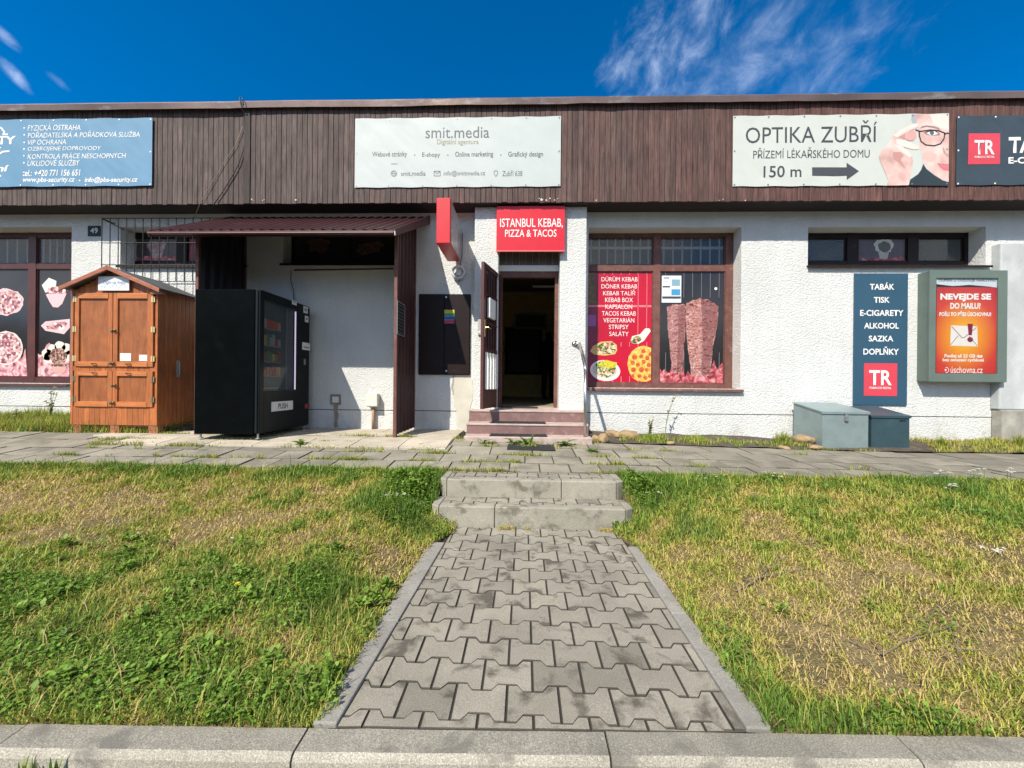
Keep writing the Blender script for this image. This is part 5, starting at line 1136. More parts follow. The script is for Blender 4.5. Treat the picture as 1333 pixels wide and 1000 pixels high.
d1, _ = cdoor(98, 147.2, 382, 477.3, (103.5, 389, 141.5, 471), True, (390, 429, 467), hb); d2, p2_ = cdoor(148, 200, 382, 477.3, (154, 389, 192.5, 471), False, (390, 429, 467), hb)
d3, _ = cdoor(98, 147.2, 483.4, 529.6, (103.5, 489.5, 141.5, 523), True, (493.6, 520), hb2); d4, _ = cdoor(148, 200, 483.4, 529.6, (154, 489.5, 192.5, 523), False, (493.6, 520), hb2)
def at_k(px, py, dy=-.02): q = aty(px, py, K); return Vector((q.x, K + dy, q.z))
for px, py, d in ((125, 474, d1), (169.5, 474.5, d2), (125.5, 486, d3), (169.5, 486.5, d4)):
    q = at_k(px, py, -.02); MB().tube([q + Vector((-.03, 0, 0)), q + Vector((-.028, -.018, .004)), q + Vector((.0, -.022, .006)), q + Vector((.028, -.018, .004)), q + Vector((.03, 0, 0))], .0055, 8).build('pull_handle', iron, d, smooth=True)
for px, py, d in ((149, 430, d1), (147, 472.3, d1), (149, 501, d3), (147, 523.6, d3)):
    q = at_k(px, py, -.018); mb = MB(); mb.box(q.x - .045, q.x + .035, q.y - .012, q.y, q.z - .012, q.z + .012).tube([q + Vector((-.01, -.016, 0)), q + Vector((.05, -.02, -.002))], .006, 8).tube([q + Vector((.012, -.012, 0)), q + Vector((.012, -.034, 0))], .012, 10); mb.build('latch', hb2, d)
for px0, py0, px1, py1 in ((156.4, 460, 170.7, 470), (181.3, 462, 192, 470)):
    x0, x1, z0, z1 = recty(px0, py0, px1, py1, K + .004); nt = MB().box(x0, x1, K + .002, K + .0045, z0, z1).build('paper_note', M['paper'], d2); strips('note_line', [(x0 + .015, x1 - .015 - .02 * (k % 2), z0 + (z1 - z0) * (.2 + .2 * k), z0 + (z1 - z0) * (.2 + .2 * k) + .006) for k in range(4)], FY(K + .002), plain('note_ink', (.5, .5, .52), .6), nt, .0008)
# side pull on the right flank
y0, y1, z0, z1 = rectx(229.3, 471, 233.8, 489.5, wx1); mb = MB(); mb.tube([(wx1, (y0 + y1) / 2, z0), (wx1 + .03, (y0 + y1) / 2, z0 + .02), (wx1 + .03, (y0 + y1) / 2, z1 - .02), (wx1, (y0 + y1) / 2, z1)], .007, 8).box(wx1 - .002, wx1 + .003, y0, y1, z0 - .02, z1 + .02); mb.build('side_handle', M['galv'], bc)
# roof: two slopes of felt with trim boards
YR0, YR1 = K - .10, kb + .06; rz_a = Z_(345.5, YR0, 140) ; xl, xr_ = X_(76.5, YR0, 372), X_(207.5, YR0, 374); zl = Z_(373, YR0, 76); xa_ = X_(139.5, YR0, 345)
zr = Z_(375.5, YR0, 207)
mb = MB()
for (xe, z_e) in ((xl, zl), (xr_, zr)):
    s = 1 if xe > xa_ else -1
    q = [(xa_, YR0 + .02, rz_a - .012), (xe, YR0 + .02, z_e - .002), (xe, YR1, z_e - .002), (xa_, YR1, rz_a - .012)]
    mb.quad(*q); mb.quad(*[(a, b, c_ - .02) for a, b, c_ in q[::-1]]); mb.quad(q[1], q[2], (q[2][0], q[2][1], q[2][2] - .02), (q[1][0], q[1][1], q[1][2] - .02))
    for k in range(1, 3):
        t0 = k / 3; a = (xa_ + (xe - xa_) * t0, rz_a - .012 + (z_e - rz_a + .01) * t0); mb.quad((a[0], YR0 + .022, a[1] + .006), (a[0] + (xe - xa_) * .33, YR0 + .022, a[1] + (z_e - rz_a + .01) * .33 + .006), (a[0] + (xe - xa_) * .33, YR1 - .01, a[1] + (z_e - rz_a + .01) * .33 + .006), (a[0], YR1 - .01, a[1] + .006))
mb.build('roof_felt', M['felt'], bc)
mb = MB(); w = .055
for (xe, z_e) in ((xl, zl), (xr_, zr)): mb.prism([(xa_, YR0 - .008, rz_a), (xe, YR0 - .008, z_e), (xe, YR0 - .008, z_e - w), (xa_, YR0 - .008, rz_a - w - .005)], (0, .026, 0))
mb.build('barge_board', M['cab_roofboard'], bc, bevel=.003)
MB().box(wx1 - .06, xr_ - .005, YR0 + .05, YR0 + .09, zr - .065, zr - .03).build('purlin_end', M['cab_roofboard'], bc)
# name board
x0, x1, z0, z1 = recty(127.6, 360, 168, 378.3, K - .035); nb_ = MB().box(x0, x1, K - .035, K - .022, z0, z1).build('name_board', plain('pale_board', (.70, .76, .80), .4), bc, bevel=.002); fK = FY(K - .035)
T(nb_, fK, 'Dům na knihy', (134, 364.5, 164.5, 370.8), plain('pale_ink', (.30, .36, .48), .6), shear=.35, name='lettering')
mb = MB(); rr = random.Random(4)
prev = None
for i in range(26):
    px, py = 132 + 32 * i / 25, 371.5 + 2.2 * math.sin(i * .8) + i * .02; q = aty(px, py, K - .0365)
    if prev: d = (q - prev); n_ = Vector((-d.z, 0, d.x)).normalized() * .002; mb.quad(prev + n_, prev - n_, q - n_, q + n_)
    if i % 3 == 0: mb.quad(*[(q.x + a, K - .0367, q.z + c_ - .012) for a, c_ in ell(0, 0, .008, .005, 7)])
    prev = q
mb.build('vine_drawing', plain('vine_ink', (.36, .42, .55), .6), nb_)

# ================================================================== VENDING MACHINE
vx = X_(338.2, 4.8, 470); vx0 = X_(253, 4.8, 470); vy0, vy1 = 4.8, 5.93; vz0, vz1 = Z_(565.5, 4.8, 300), Z_(376.3, 4.8, 300); vg = pad_z(-3.6)
vm = thing('vending_machine', 'black vending machine with glass front of snacks and push flap', 'vending machine', ((vx + vx0) / 2, (vy0 + vy1) / 2, vg))
gy0, gy1, gz0, gz1 = rectx(344, 390, 387.5, 508, vx)
gz1 = atx(365, 396, vx).z; gz0 = atx(365, 508.5, vx).z
mb = MB(); mb.box(vx0, vx - .07, vy0, vy1, vz0, vz1); mb.build('cabinet', M['black'], vm, bevel=.012)
mb = MB(); mb.box(vx - .066, vx, vy0 + .004, gy0, vz0 + .01, vz1 - .004).box(vx - .066, vx, gy1, vy1 - .004, vz0 + .01, vz1 - .004).box(vx - .066, vx, gy0, gy1, vz0 + .01, gz0).box(vx - .066, vx, gy0, gy1, gz1, vz1 - .004)
vd = mb.build('front_door', plain('vending_front', (.006, .008, .009), .35, spec=.15), vm, bevel=.004)
box('inner_back', plain('vending_interior', (.075, .10, .115), .7), vm, (vx - .0695, vx - .066, gy0 - .02, gy1 + .02, gz0 - .02, gz1 + .02))
MB().box(vx - .012, vx - .006, gy0, gy1, gz0, gz1).build('glazing', glass('vending_glass', (.02, .03, .034), .22, .04), vd)
# shelves and snacks
cols = [(.50, .09, .03), (.42, .14, .05), (.10, .20, .08), (.48, .30, .08), (.35, .06, .07), (.30, .32, .32)]
smats = [plain('snack_wrapper', c_, .4) for c_ in cols]
sy1 = atx(368, 450, vx).y
for k, py in enumerate((427, 449, 470.5, 489, 505)):
    z = atx(350, py, vx).z; box('shelf', plain('shelf_grey', (.22, .24, .25), .5), vm, (vx - .065, vx - .016, gy0 + .01, sy1, z - .012, z))
    mb = MB(); w = .0
    n = 6
    if k < 4:
        for i in range(n):
            a = gy0 + .02 + (sy1 - gy0 - .03) * i / n; hgt = random.uniform(.09, .15); d = (sy1 - gy0) / n
            MB().box(vx - .055, vx - .02, a + .006, a + d - .006, z + .001, z + hgt).build('snack_packet', random.choice(smats[:2] + smats if k in (0, 3) else smats[2:]), vm, bevel=.008)
led, t, p = newmat('led_strip'); p.inputs['Emission Color'].default_value = (.86, .72, 1, 1); p.inputs['Emission Strength'].default_value = .7
ly = atx(386.3, 455, vx).y; MB().box(vx - .03, vx - .016, ly - .006, ly + .006, gz0 + .01, gz1 - .03).build('light_strip', led, vm)
ly2 = atx(375, 455, vx).y; MB().box(vx - .03, vx - .018, ly2 - .006, ly2 + .006, gz0 + .01, gz1 - .03).build('inner_rail', plain('rail_grey', (.2, .23, .24), .4), vm)
def vlabel(r_, mat, name='label', th=.003):
    y0, y1, z0, z1 = rectx(*r_, vx); return MB().box(vx + .0005, vx + th, y0, y1, z0, z1).build(name, mat, vm), (y0, y1, z0, z1)
pl, rr_ = vlabel((352.8, 522.5, 380.3, 534.5), plain('flap_plate', (.62, .64, .64), .4), 'push_flap', .012); y0, y1, z0, z1 = rr_
text('PUSH', (y0 + .13, y1 - .13, z0 + .025, z1 - .025), FX(vx + .012), pd, pl, bold=.02)
for r_ in [(394.8, 399, 400.5, 408), (396.8, 411.5, 401.3, 419.5), (393.3, 446.3, 403.5, 455.8), (380, 391.5, 386, 397)]:
    s_, q_ = vlabel(r_, M['paper'], 'label'); y0, y1, z0, z1 = q_
    strips('label_print', [(y0 + (y1 - y0) * .25, y1 - (y1 - y0) * .25, z0 + (z1 - z0) * .35, z0 + (z1 - z0) * .68)] if r_[0] > 394 else [(y0 + .03, y1 - .03, z0 + .03, z0 + .05)], FX(vx + .003), plain('label_ink', (.25, .25, .27), .6), s_, .001)
vlabel((394.8, 467.5, 397, 475), M['steel'], 'coin_slot', .012); vlabel((396, 526, 401.6, 532), plain('return_cup_red', (.22, .035, .045), .5), 'coin_return', .014)
q = atx(403.5, 401, vx); MB().tube([(vx, q.y - .05, q.z), (vx + .014, q.y - .05, q.z)], .02, 12).build('lock', M['steel'], vm)
for x in (vx0 + .05, vx - .05):
    for y in (vy0 + .05, vy1 - .05): MB().tube([(x, y, pad_z(x)), (x, y, pad_z(x) + .012), (x, y, pad_z(x) + .013), (x, y, vz0 + .01)], [.028, .028, .012, .012], 10).build('leg', M['galv'], vm)
MB().box(vx - .055, vx - .03, vy0 - .006, vy0 - .0005, vz0 + .02, vz1 - .02).build('door_edge', plain('edge_trim', (.012, .016, .018), .35, spec=.2), vm)

# ================================================================== STEEL BOXES, ANNEX WALL
def steelbox(name, lab, pf, pbk_x, pz_top_back, Yf, Yb, mat, hasp):
    x0, x1, z0, z1 = recty(*pf, Yf); t_ = thing(name, lab, 'box', ((x0 + x1) / 2, Yf, z0))
    rise = .10
    mb = MB(); mb.prism([(x0, Yf, z0 - .02), (x0, Yb, z0 - .02), (x0, Yb, z1 + rise - .02), (x0, Yf, z1 - .02)], (x1 - x0, 0, 0)); mb.build('body', mat, t_, bevel=.005)
    mb = MB(); e = .014
    mb.prism([(x0 - e, Yf - e, z1 - .035), (x0 - e, Yf - e, z1), (x0 - e, Yb, z1 + rise), (x0 - e, Yb, z1 + rise - .015), (x0 - e, Yf + .01, z1 - .018), (x0 - e, Yf - .002, z1 - .035)], (x1 - x0 + 2 * e, 0, 0)); mb.build('lid', mat, t_, bevel=.003)
    if hasp:
        xm = (x0 + x1) / 2; mb = MB(); mb.box(xm - .022, xm + .022, Yf - .020, Yf - .015, z1 - .07, z1 - .01).box(xm - .028, xm + .028, Yf - .024, Yf - .0205, z1 - .03, z1 - .012); mb.build('hasp', M['galv'], t_)
        mb = MB(); mb.box(xm - .022, xm + .022, Yf - .028, Yf - .006, z1 - .125, z1 - .08).tube([(xm - .014, Yf - .017, z1 - .085), (xm - .012, Yf - .017, z1 - .058), (xm + .012, Yf - .017, z1 - .058), (xm + .014, Yf - .017, z1 - .085)], .0045, 8); mb.build('padlock', M['galv'], t_)
    else: xm = (x0 + x1) / 2; MB().box(xm + .12, xm + .2, Yf - .006, Yf - .001, z1 - .075, z1 - .06).build('slot', M['black_matt'], t_)
    return t_
steelbox('metal_box', 'large pale grey padlocked steel box against the white wall', (1071, 536, 1130.5, 584), 0, 0, 5.42, 6.0, M['ltbox'], True)
steelbox('metal_box', 'smaller dark teal steel box beside the pale grey one', (1134.5, 541, 1184, 582), 0, 0, 5.5, 6.0, M['dkbox'], False)
AY = 5.98; ax0 = X_(1302, AY, 440); azt = Z_(316, AY, 1315); azb = Z_(533.5, AY, 1315)
aw = thing('annex_wall', 'grey rendered projecting wall pier with rough stone base at right edge', 'wall', (ax0 + .5, AY, .3))
MB().box(ax0, ax0 + 1.6, AY, WALL + .003, azb, azt).build('render', M['grey_render'], aw, bevel=.015); MB().box(ax0 + .015, ax0 + 1.6, AY - .03, WALL + .003, .1, azb - .002).build('stone_base', M['stone_base'], aw, bevel=.02)

# ================================================================== CABLES ON THE FASCIA
Yc = FAS - .008
tube_thing('cable', 'dark cable looping over the roof edge and down left boards', 'cable', [aty(317, 137, FAS - .09), aty(315.5, 128, FAS - .1), aty(312.5, 125.5, FAS - .05), aty(312, 130, FAS - .085), aty(314, 137, FAS - .09), aty(318.5, 150, Yc), aty(319.5, 168, Yc), aty(317, 194, Yc), aty(311, 213, Yc), aty(302, 230, Yc), aty(291, 248, Yc), aty(280, 264, Yc), aty(274, 274, Yc + .1)], .0065, M['black_matt'])
tube_thing('cable', 'thin tan cord slanting down boards from near the fascia joint', 'cable', [aty(316, 165, Yc), aty(306, 190, Yc), aty(292, 211, Yc), aty(276, 238, Yc), aty(261, 264, Yc), aty(252, 285, 5.95)], .0038, plain('tan_cord', (.32, .25, .18), .8))

# ================================================================== PLANTS AND SMALL THINGS
def nz(x, y, s, seed):
    """vectorised value noise, 0..1"""
    x = x * s + seed * 17.3; y = y * s + seed * 9.1; xi = np.floor(x).astype(int); yi = np.floor(y).astype(int); fx = x - xi; fy = y - yi
    fx = fx * fx * (3 - 2 * fx); fy = fy * fy * (3 - 2 * fy)
    def h(a, b): n = np.sin(a * 127.1 + b * 311.7 + seed * 74.7) * 43758.5453; return n - np.floor(n)
    return (h(xi, yi) * (1 - fx) + h(xi + 1, yi) * fx) * (1 - fy) + (h(xi, yi + 1) * (1 - fx) + h(xi + 1, yi + 1) * fx) * fy
def fbm(x, y, s, seed): return (nz(x, y, s, seed) + .5 * nz(x, y, s * 2.1, seed + 1) + .25 * nz(x, y, s * 4.3, seed + 2)) / 1.75
vl = np.vectorize(lawn_z); vk = np.vectorize(kerb_y)
def lush_at(x, y):
    """how green the turf is, 0 straw .. 1 lush (from where the photograph's lawn is green)"""
    k = (fbm(x, y, 1.8, 3) - .5) * .8 + (fbm(x, y, 7, 8) - .5) * 1.3
    v = .46 + k * 1.1
    def blob(cx, cy, rx, ry, a): return a * np.exp(-(((x - cx) / rx) ** 2 + ((y - cy) / ry) ** 2))
    v = v + blob(-1.9, 1.55, .9, .28, .3) + blob(-.9, 1.45, .35, .16, .5) + blob(-.98, 3.35, .35, .45, 1.0) + blob(1.15, 3.5, .4, .35, .8) + blob(1.0, 1.5, .22, .25, .6) + blob(-1.05, 2.1, .3, .3, .5) + blob(-1.7, 2.2, .5, .2, .35) + blob(-2.9, 1.9, .7, .35, .4)
    v = v + np.clip((y - 3.45) / .3, 0, 1) * .5 + np.where(x > 0, np.clip((1.52 - y) / .15, 0, 1) * .32, 0)
    v = v + blob(3.2, 2.1, .5, .3, .4) + blob(4.0, 3.0, .9, .5, .35)
    v = v - blob(-2.6, 2.75, .9, .35, .30) - blob(1.5, 1.75, .5, .3, .22) - blob(2.0, 2.4, .8, .45, .25) - blob(1.05, 2.5, .3, .5, .25) - blob(-.85, 2.55, .18, .3, .3) - blob(3.1, 2.6, .7, .4, .2) - blob(-4.5, 3.0, 1.2, .4, .3) - blob(1.25, 1.5, .3, .12, .0)
    return v
def blades_mesh(name, P, h, w, lean, col, mat, bend=.5, flatness=None):
    """P (n,3) roots; one tapered bent blade each: 5 points, 2 faces"""
    n = len(P); az = RNG.uniform(0, 2 * np.pi, n); d = np.stack([np.cos(az), np.sin(az), 0 * az], 1); s = np.stack([-np.sin(az), np.cos(az), 0 * az], 1)
    up = np.array([0, 0, 1.0]); L = lean[:, None]; hh = h[:, None]; ww = (w / 2)[:, None]
    mid = P + up * hh * .55 * np.sqrt(np.clip(1 - (L * .7) ** 2, .05, 1)) + d * hh * .5 * L * .7
    tip = mid + up * hh * .45 * np.sqrt(np.clip(1 - np.clip(L * 1.3, 0, .98) ** 2, .02, 1)) + d * hh * .5 * np.clip(L * 1.3, 0, 1)
    V = np.stack([P - s * ww, P + s * ww, mid + s * ww * .8, mid - s * ww * .8, tip], 1).reshape(-1, 3)
    b = np.arange(n)[:, None] * 5; loops = np.concatenate([b + np.array([[0, 1, 2, 3]]), b + np.array([[3, 2, 4]])], 1).reshape(-1)
    me = bpy.data.meshes.new(name); me.vertices.add(5 * n); me.vertices.foreach_set('co', V.astype(np.float32).reshape(-1)); me.loops.add(7 * n); me.loops.foreach_set('vertex_index', loops.astype(np.int32))
    me.polygons.add(2 * n); st = (np.arange(n)[:, None] * 7 + np.array([[0, 4]])).reshape(-1); me.polygons.foreach_set('loop_start', st.astype(np.int32)); me.update(calc_edges=True); me.validate()
    ca = me.attributes.new('col', 'FLOAT_COLOR', 'POINT'); c4_ = np.ones((n, 5, 4), np.float32); c4_[:, :, :3] = col[:, None, :]; ca.data.foreach_set('color', c4_.reshape(-1)); me.materials.append(mat)
    o = bpy.data.objects.new(name, me); C.objects.link(o); return o
def turf_colour(n, lush):
    straw = np.array([.56, .42, .19]); dry = np.array([.45, .37, .10]); mid = np.array([.42, .43, .07]); green = np.array([.26, .34, .055]); deep = np.array([.13, .23, .032])
    t = np.clip(lush + RNG.normal(0, .24, n), 0, 1)[:, None]; K_ = np.array([0, .25, .5, .75, 1.0]); cols = np.stack([straw, dry, mid, green, deep]); c = np.stack([np.interp(t[:, 0], K_, cols[:, i]) for i in range(3)], 1)
    return c * RNG.uniform(.75, 1.25, n)[:, None]
def lawn_points(n, xlo, xhi):
    y = 1.25 + (3.86 - 1.25) * RNG.random(n) ** 1.25; x = RNG.uniform(xlo, xhi, n)
    vis = np.abs(x) < y * 1.5 + .7
    ke = vk(x) + .004; ok = vis & (y > ke - .01 * RNG.random(n)) & (y < 3.85)
    l = np.where(y < STEP_Y, np.vectorize(path_l)(y), -.775); r = np.where(y < STEP_Y, np.vectorize(path_r)(y), .925)
    jit = np.abs(RNG.normal(0, .010, n)) + np.clip(fbm(x, y, 5, 40) - .45, 0, 1) * np.where(x < 0, .15, .05); ok &= (x < l + jit) | (x > r - jit)
    return x[ok], y[ok]
def make_turf(name, side, n):
    x, y = lawn_points(n, -6.4 if side < 0 else .2, -.2 if side < 0 else 6.4)
    lu = lush_at(x, y); bare = fbm(x, y, 3.3, 21); keep = RNG.random(len(x)) < np.clip(.55 + lu * 1.0 - np.clip(bare - .66, 0, 1) * 4, .22, 1); x, y, lu = x[keep], y[keep], lu[keep]
    z = vl(x, y) - .004; m_ = len(x); L = np.clip(lu, 0, 1.2)
    h = (.019 + .020 * L) * RNG.uniform(.45, 1.8, m_) * (1 + .25 * np.clip(y - 2, 0, 2)); tall = RNG.random(m_) < .015; h = np.where(tall, h * 2.2, h)
    w = RNG.uniform(.0026, .0058, m_) * (1 + .28 * np.clip(y - 1.6, 0, 2)); lean = np.clip(RNG.uniform(.40, 1.0, m_) + (.45 - L) * .35, .2, .98)
    o = blades_mesh(name, np.stack([x, y, z], 1), h, w, lean, turf_colour(m_, lu), M['blade']); tag(o, kind='stuff'); return o
tag(make_turf('lawn_grass', -1, 270000), 'patchy green and straw-coloured lawn left of the paved path', 'grass')
tag(make_turf('lawn_grass', 1, 270000), 'dry yellowing lawn right of the paved path', 'grass')
# long pale stalks lying in the turf
for nm, lo, hi, lab in (('dry_stalks', -5.5, -.3, 'long pale dead stalks lying in left lawn'), ('dry_stalks', .4, 5.5, 'long pale dead stalks lying in right lawn')):
    x, y = lawn_points(5000, lo, hi); n = len(x); z = vl(x, y) + RNG.uniform(.005, .025, n)
    tag(blades_mesh(nm, np.stack([x, y, z], 1), RNG.uniform(.05, .14, n), RNG.uniform(.0018, .0034, n), RNG.uniform(.86, .98, n), turf_colour(n, RNG.uniform(-.1, .3, n)), M['blade']), lab, 'grass', kind='stuff')
# dry grass litter at the foot of the lower step
n = 2600; x = RNG.uniform(-.80, .95, n); x = x[fbm(x, x * 0, 6, 50) > .5]; n = len(x); y = STEP_Y - .005 - np.abs(RNG.normal(0, .030, n)); z = np.full(n, .003)
tag(blades_mesh('dry_litter', np.stack([x, y, z], 1), RNG.uniform(.015, .035, n), RNG.uniform(.003, .006, n), RNG.uniform(.8, .98, n), turf_colour(n, RNG.uniform(.0, .35, n)), M['blade']), 'dry grass litter along the foot of the lower garden step', 'grass', kind='stuff')
# broad leaves (clover, plantain) in the greener patches
def leaves_mesh(name, P, size, col, mat, tilt=.6):
    n = len(P); az = RNG.uniform(0, 2 * np.pi, n); ti = RNG.uniform(-.1, tilt, n); d = np.stack([np.cos(az) * np.cos(ti), np.sin(az) * np.cos(ti), np.sin(ti)], 1); s = np.stack([-np.sin(az), np.cos(az), RNG.uniform(-.3, .3, n)], 1); sz = size[:, None]
    a = P; b = P + d * sz * .5 + s * sz * .32; c_ = P + d * sz; e = P + d * sz * .5 - s * sz * .32; up = np.array([0, 0, .12]); b = b + up * sz; e = e + up * sz
    V = np.stack([a, b, c_, e], 1).reshape(-1, 3); q = np.arange(n)[:, None] * 4; loops = np.concatenate([q + np.array([[0, 1, 2]]), q + np.array([[0, 2, 3]])], 1).reshape(-1)
    me = bpy.data.meshes.new(name); me.vertices.add(4 * n); me.vertices.foreach_set('co', V.astype(np.float32).reshape(-1)); me.loops.add(6 * n); me.loops.foreach_set('vertex_index', loops.astype(np.int32)); me.polygons.add(2 * n); me.polygons.foreach_set('loop_start', (np.arange(2 * n) * 3).astype(np.int32)); me.update(calc_edges=True); me.validate()
    ca = me.attributes.new('col', 'FLOAT_COLOR', 'POINT'); c4_ = np.ones((n, 4, 4), np.float32); c4_[:, :, :3] = col[:, None, :]; ca.data.foreach_set('color', c4_.reshape(-1)); me.materials.append(mat); o = bpy.data.objects.new(name, me); C.objects.link(o); return o
def make_clover(name, xlo, xhi, n, bias):
    x, y = lawn_points(n, xlo, xhi); lu = lush_at(x, y); f = fbm(x, y, 2.6, 31) + bias; p_ = np.clip((lu - .45) * 1.6, 0, 1) * np.clip((f - .52) * 6, 0, 1); k = RNG.random(len(x)) < p_; x, y, lu = x[k], y[k], lu[k]; m_ = len(x)
    z = vl(x, y) + RNG.uniform(.008, .05, m_); g_ = np.array([.135, .26, .036])[None] * RNG.uniform(.5, 1.5, m_)[:, None] * np.array([1, 1, 1])[None]; g_ = g_ + RNG.uniform(0, .03, m_)[:, None] * np.array([1, .6, 0])
    return tag(leaves_mesh(name, np.stack([x, y, z], 1), RNG.uniform(.010, .026, m_) * (1 + .12 * np.clip(y - 2, 0, 2)), g_, M['blade']), kind='stuff')
tag(make_clover('clover_patch', -5.5, -.3, 110000, .12), 'broad-leaved clover growing in the left lawn', 'clover'); tag(make_clover('clover_patch', .4, 5.5, 60000, -.02), 'broad-leaved clover scattered in the right lawn', 'clover')
# weeds along pavement joints and walls
def joint_weeds():
    X, Y = [], []
    for _ in range(230):
        cx = RNG.uniform(-5.5, 4.5); cy = [3.86, 4.16, 4.47, 4.86, 5.22][RNG.integers(0, 5)]
        if cx > 1.4 and RNG.random() < .75: continue
        k = RNG.integers(20, 110); X.append(cx + RNG.normal(0, .09, k)); Y.append(cy + RNG.normal(0, .010, k))
    for cx0, cx1, cy, k in ((-5.6, -3.9, 4.62, 1500), (-3.9, -.95, 4.62, 700), (-1.7, -1.0, 4.84, 160), (-.9, 1.0, 5.1, 150)): X.append(RNG.uniform(cx0, cx1, k)); Y.append(cy + RNG.normal(0, .03, k))
    x = np.concatenate(X); y = np.concatenate(Y); f = fbm(x, y, 3, 5) > .42; x, y = x[f], y[f]; z = np.array([pave_z(a, b) for a, b in zip(x, y)]) - .005; n = len(x)
    return tag(blades_mesh('joint_weeds', np.stack([x, y, z], 1), RNG.uniform(.02, .075, n), RNG.uniform(.004, .008, n), RNG.uniform(.2, .95, n), turf_colour(n, RNG.uniform(.45, .85, n)), M['blade']), 'small weeds and grass growing in the pavement joints', 'weeds', kind='stuff')
joint_weeds()
def bank(name, lab, x0, x1, y0, y1, n, hmin, hmax, lo, hi, thr=0.0):
    x = RNG.uniform(x0, x1, n); y = RNG.uniform(y0, y1, n); f = fbm(x, y, 3.5, 9) > thr; x, y = x[f], y[f]; n = len(x); z = np.array([soilz(a, b) for a, b in zip(x, y)]) - .01
    hv = RNG.uniform(hmin, hmax, n) * (.5 + fbm(x, y, 2.5, 14)); return tag(blades_mesh(name, np.stack([x, y, z], 1), hv, RNG.uniform(.005, .010, n), RNG.uniform(.1, .8, n), turf_colour(n, RNG.uniform(lo, hi, n)), M['blade']), lab, 'grass', kind='stuff')
bank('wall_grass', 'tall rough grass on the bank below left shop window', -9, -5.05, 5.2, 6.08, 19000, .07, .24, .35, 1.0)
bank('wall_grass', 'low rough grass along the foot of wall at far right', X_(1186, 5.6, 575), 8, 5.26, 6.0, 9000, .04, .12, .2, .85, .42)
bank('wall_grass', 'sparse grass clumps in soil below the menu window', 1.15, 4.0, 5.26, 5.9, 4200, .03, .09, .5, .95, .60)

# leafy clumps: bigger broad leaves in the near left turf and beside the steps
def clumps(name, lab, spots_, n, smin, smax, hmax, base):
    X, Y, Hh = [], [], []
    for (cx, cy, r_, w_) in spots_:
        k = int(n * w_); rr_ = np.abs(RNG.normal(0, .55, k)); a = RNG.uniform(0, 6.28, k); X.append(cx + r_ * rr_ * np.cos(a)); Y.append(cy + r_ * .7 * rr_ * np.sin(a)); Hh.append(hmax * np.clip(1 - rr_ * .7, .1, 1) * RNG.random(k))
    x, y, hh = map(np.concatenate, (X, Y, Hh)); k = (y > vk(x) + .01) & (y < 3.84) & ((x < np.vectorize(path_l)(y) - .01) | (x > np.vectorize(path_r)(y) + .01)) & ((y < STEP_Y - .02) | (x < -.79) | (x > .94)); x, y, hh = x[k], y[k], hh[k]; m_ = len(x)
    c_ = np.array(base)[None] * RNG.uniform(.55, 1.5, m_)[:, None] + RNG.uniform(0, .05, m_)[:, None] * np.array([1, .7, 0])
    return tag(leaves_mesh(name, np.stack([x, y, vl(x, y) + .006 + hh], 1), RNG.uniform(smin, smax, m_), c_, M['blade'], .9), lab, 'plants', kind='stuff')
rs = np.random.default_rng(4)
clumps('leafy_weeds', 'low leafy weed clumps growing through the near left lawn', [(-.62 - rs.random() * 2.4, 1.42 + rs.random() ** 1.5 * 1.1, .05 + rs.random() * .16, .3 + rs.random()) for _ in range(46)], 90, .016, .042, .055, (.135, .245, .036))
clumps('leafy_weeds', 'lush leafy weed clump beside the garden steps', [(-.98, 3.42, .22, 8), (-.90, 3.62, .16, 5), (-1.12, 3.55, .2, 5), (1.08, 3.5, .16, 4), (1.02, 3.68, .14, 3)], 110, .016, .04, .14, (.13, .25, .034))
clumps('leafy_weeds', 'scattered leafy weeds in the right lawn', [(1.0 + rs.random() * 3.2, 1.5 + rs.random() * 2.2, .05 + rs.random() * .12, .3 + rs.random() * .6) for _ in range(26)], 60, .014, .034, .04, (.145, .25, .036))
def tint(c): return np.array(c)[None]
def plantmat(o, base): o.location = base
# dandelion rosettes by the entrance steps
def rosette(px, py, Y, size, nl, lab, seed, grp='dandelion plants by the entrance steps'):
    rr = random.Random(seed); q = aty(px, py, Y); base = Vector((q.x, Y, pave_z(q.x, Y))); V = []; Fc = []; Cc = []
    for i in range(nl):
        a = 2 * math.pi * i / nl + rr.uniform(-.3, .3); L = size * rr.uniform(.7, 1.15); el = rr.uniform(.15, 1.1); w = L * rr.uniform(.11, .17); d = Vector((math.cos(a), math.sin(a), 0)); s = Vector((-math.sin(a), math.cos(a), 0)); pr = []; m = 7
        for k in range(m + 1):
            t = k / m; c_ = d * (L * t * math.cos(el * (1 - .5 * t))) + Vector((0, 0, L * (math.sin(el) * t - .45 * t * t)))
            ww = w * math.sin(math.pi * min(1, .12 + t * .88)) * (1 if k % 2 else .62) + .002; pr.append((c_ - s * ww + Vector((0, 0, ww * .35)), c_, c_ + s * ww + Vector((0, 0, ww * .35))))
        for k in range(m):
            b = len(V); V += [*pr[k], *pr[k + 1]]; Fc += [(b, b + 1, b + 4, b + 3), (b + 1, b + 2, b + 5, b + 4)]; Cc += [rr.uniform(.8, 1.3)] * 6
    me = bpy.data.meshes.new('dandelion_plant'); me.from_pydata([tuple(v) for v in V], [], Fc); ca = me.attributes.new('col', 'FLOAT_COLOR', 'POINT'); c4_ = np.ones((len(V), 4), np.float32); c4_[:, :3] = np.array([.095, .17, .022])[None] * np.array(Cc)[:, None]; ca.data.foreach_set('color', c4_.reshape(-1)); me.materials.append(M['blade'])
    o = bpy.data.objects.new('dandelion_plant', me); C.objects.link(o); o.location = base; tag(o, lab, 'plant', grp); return o
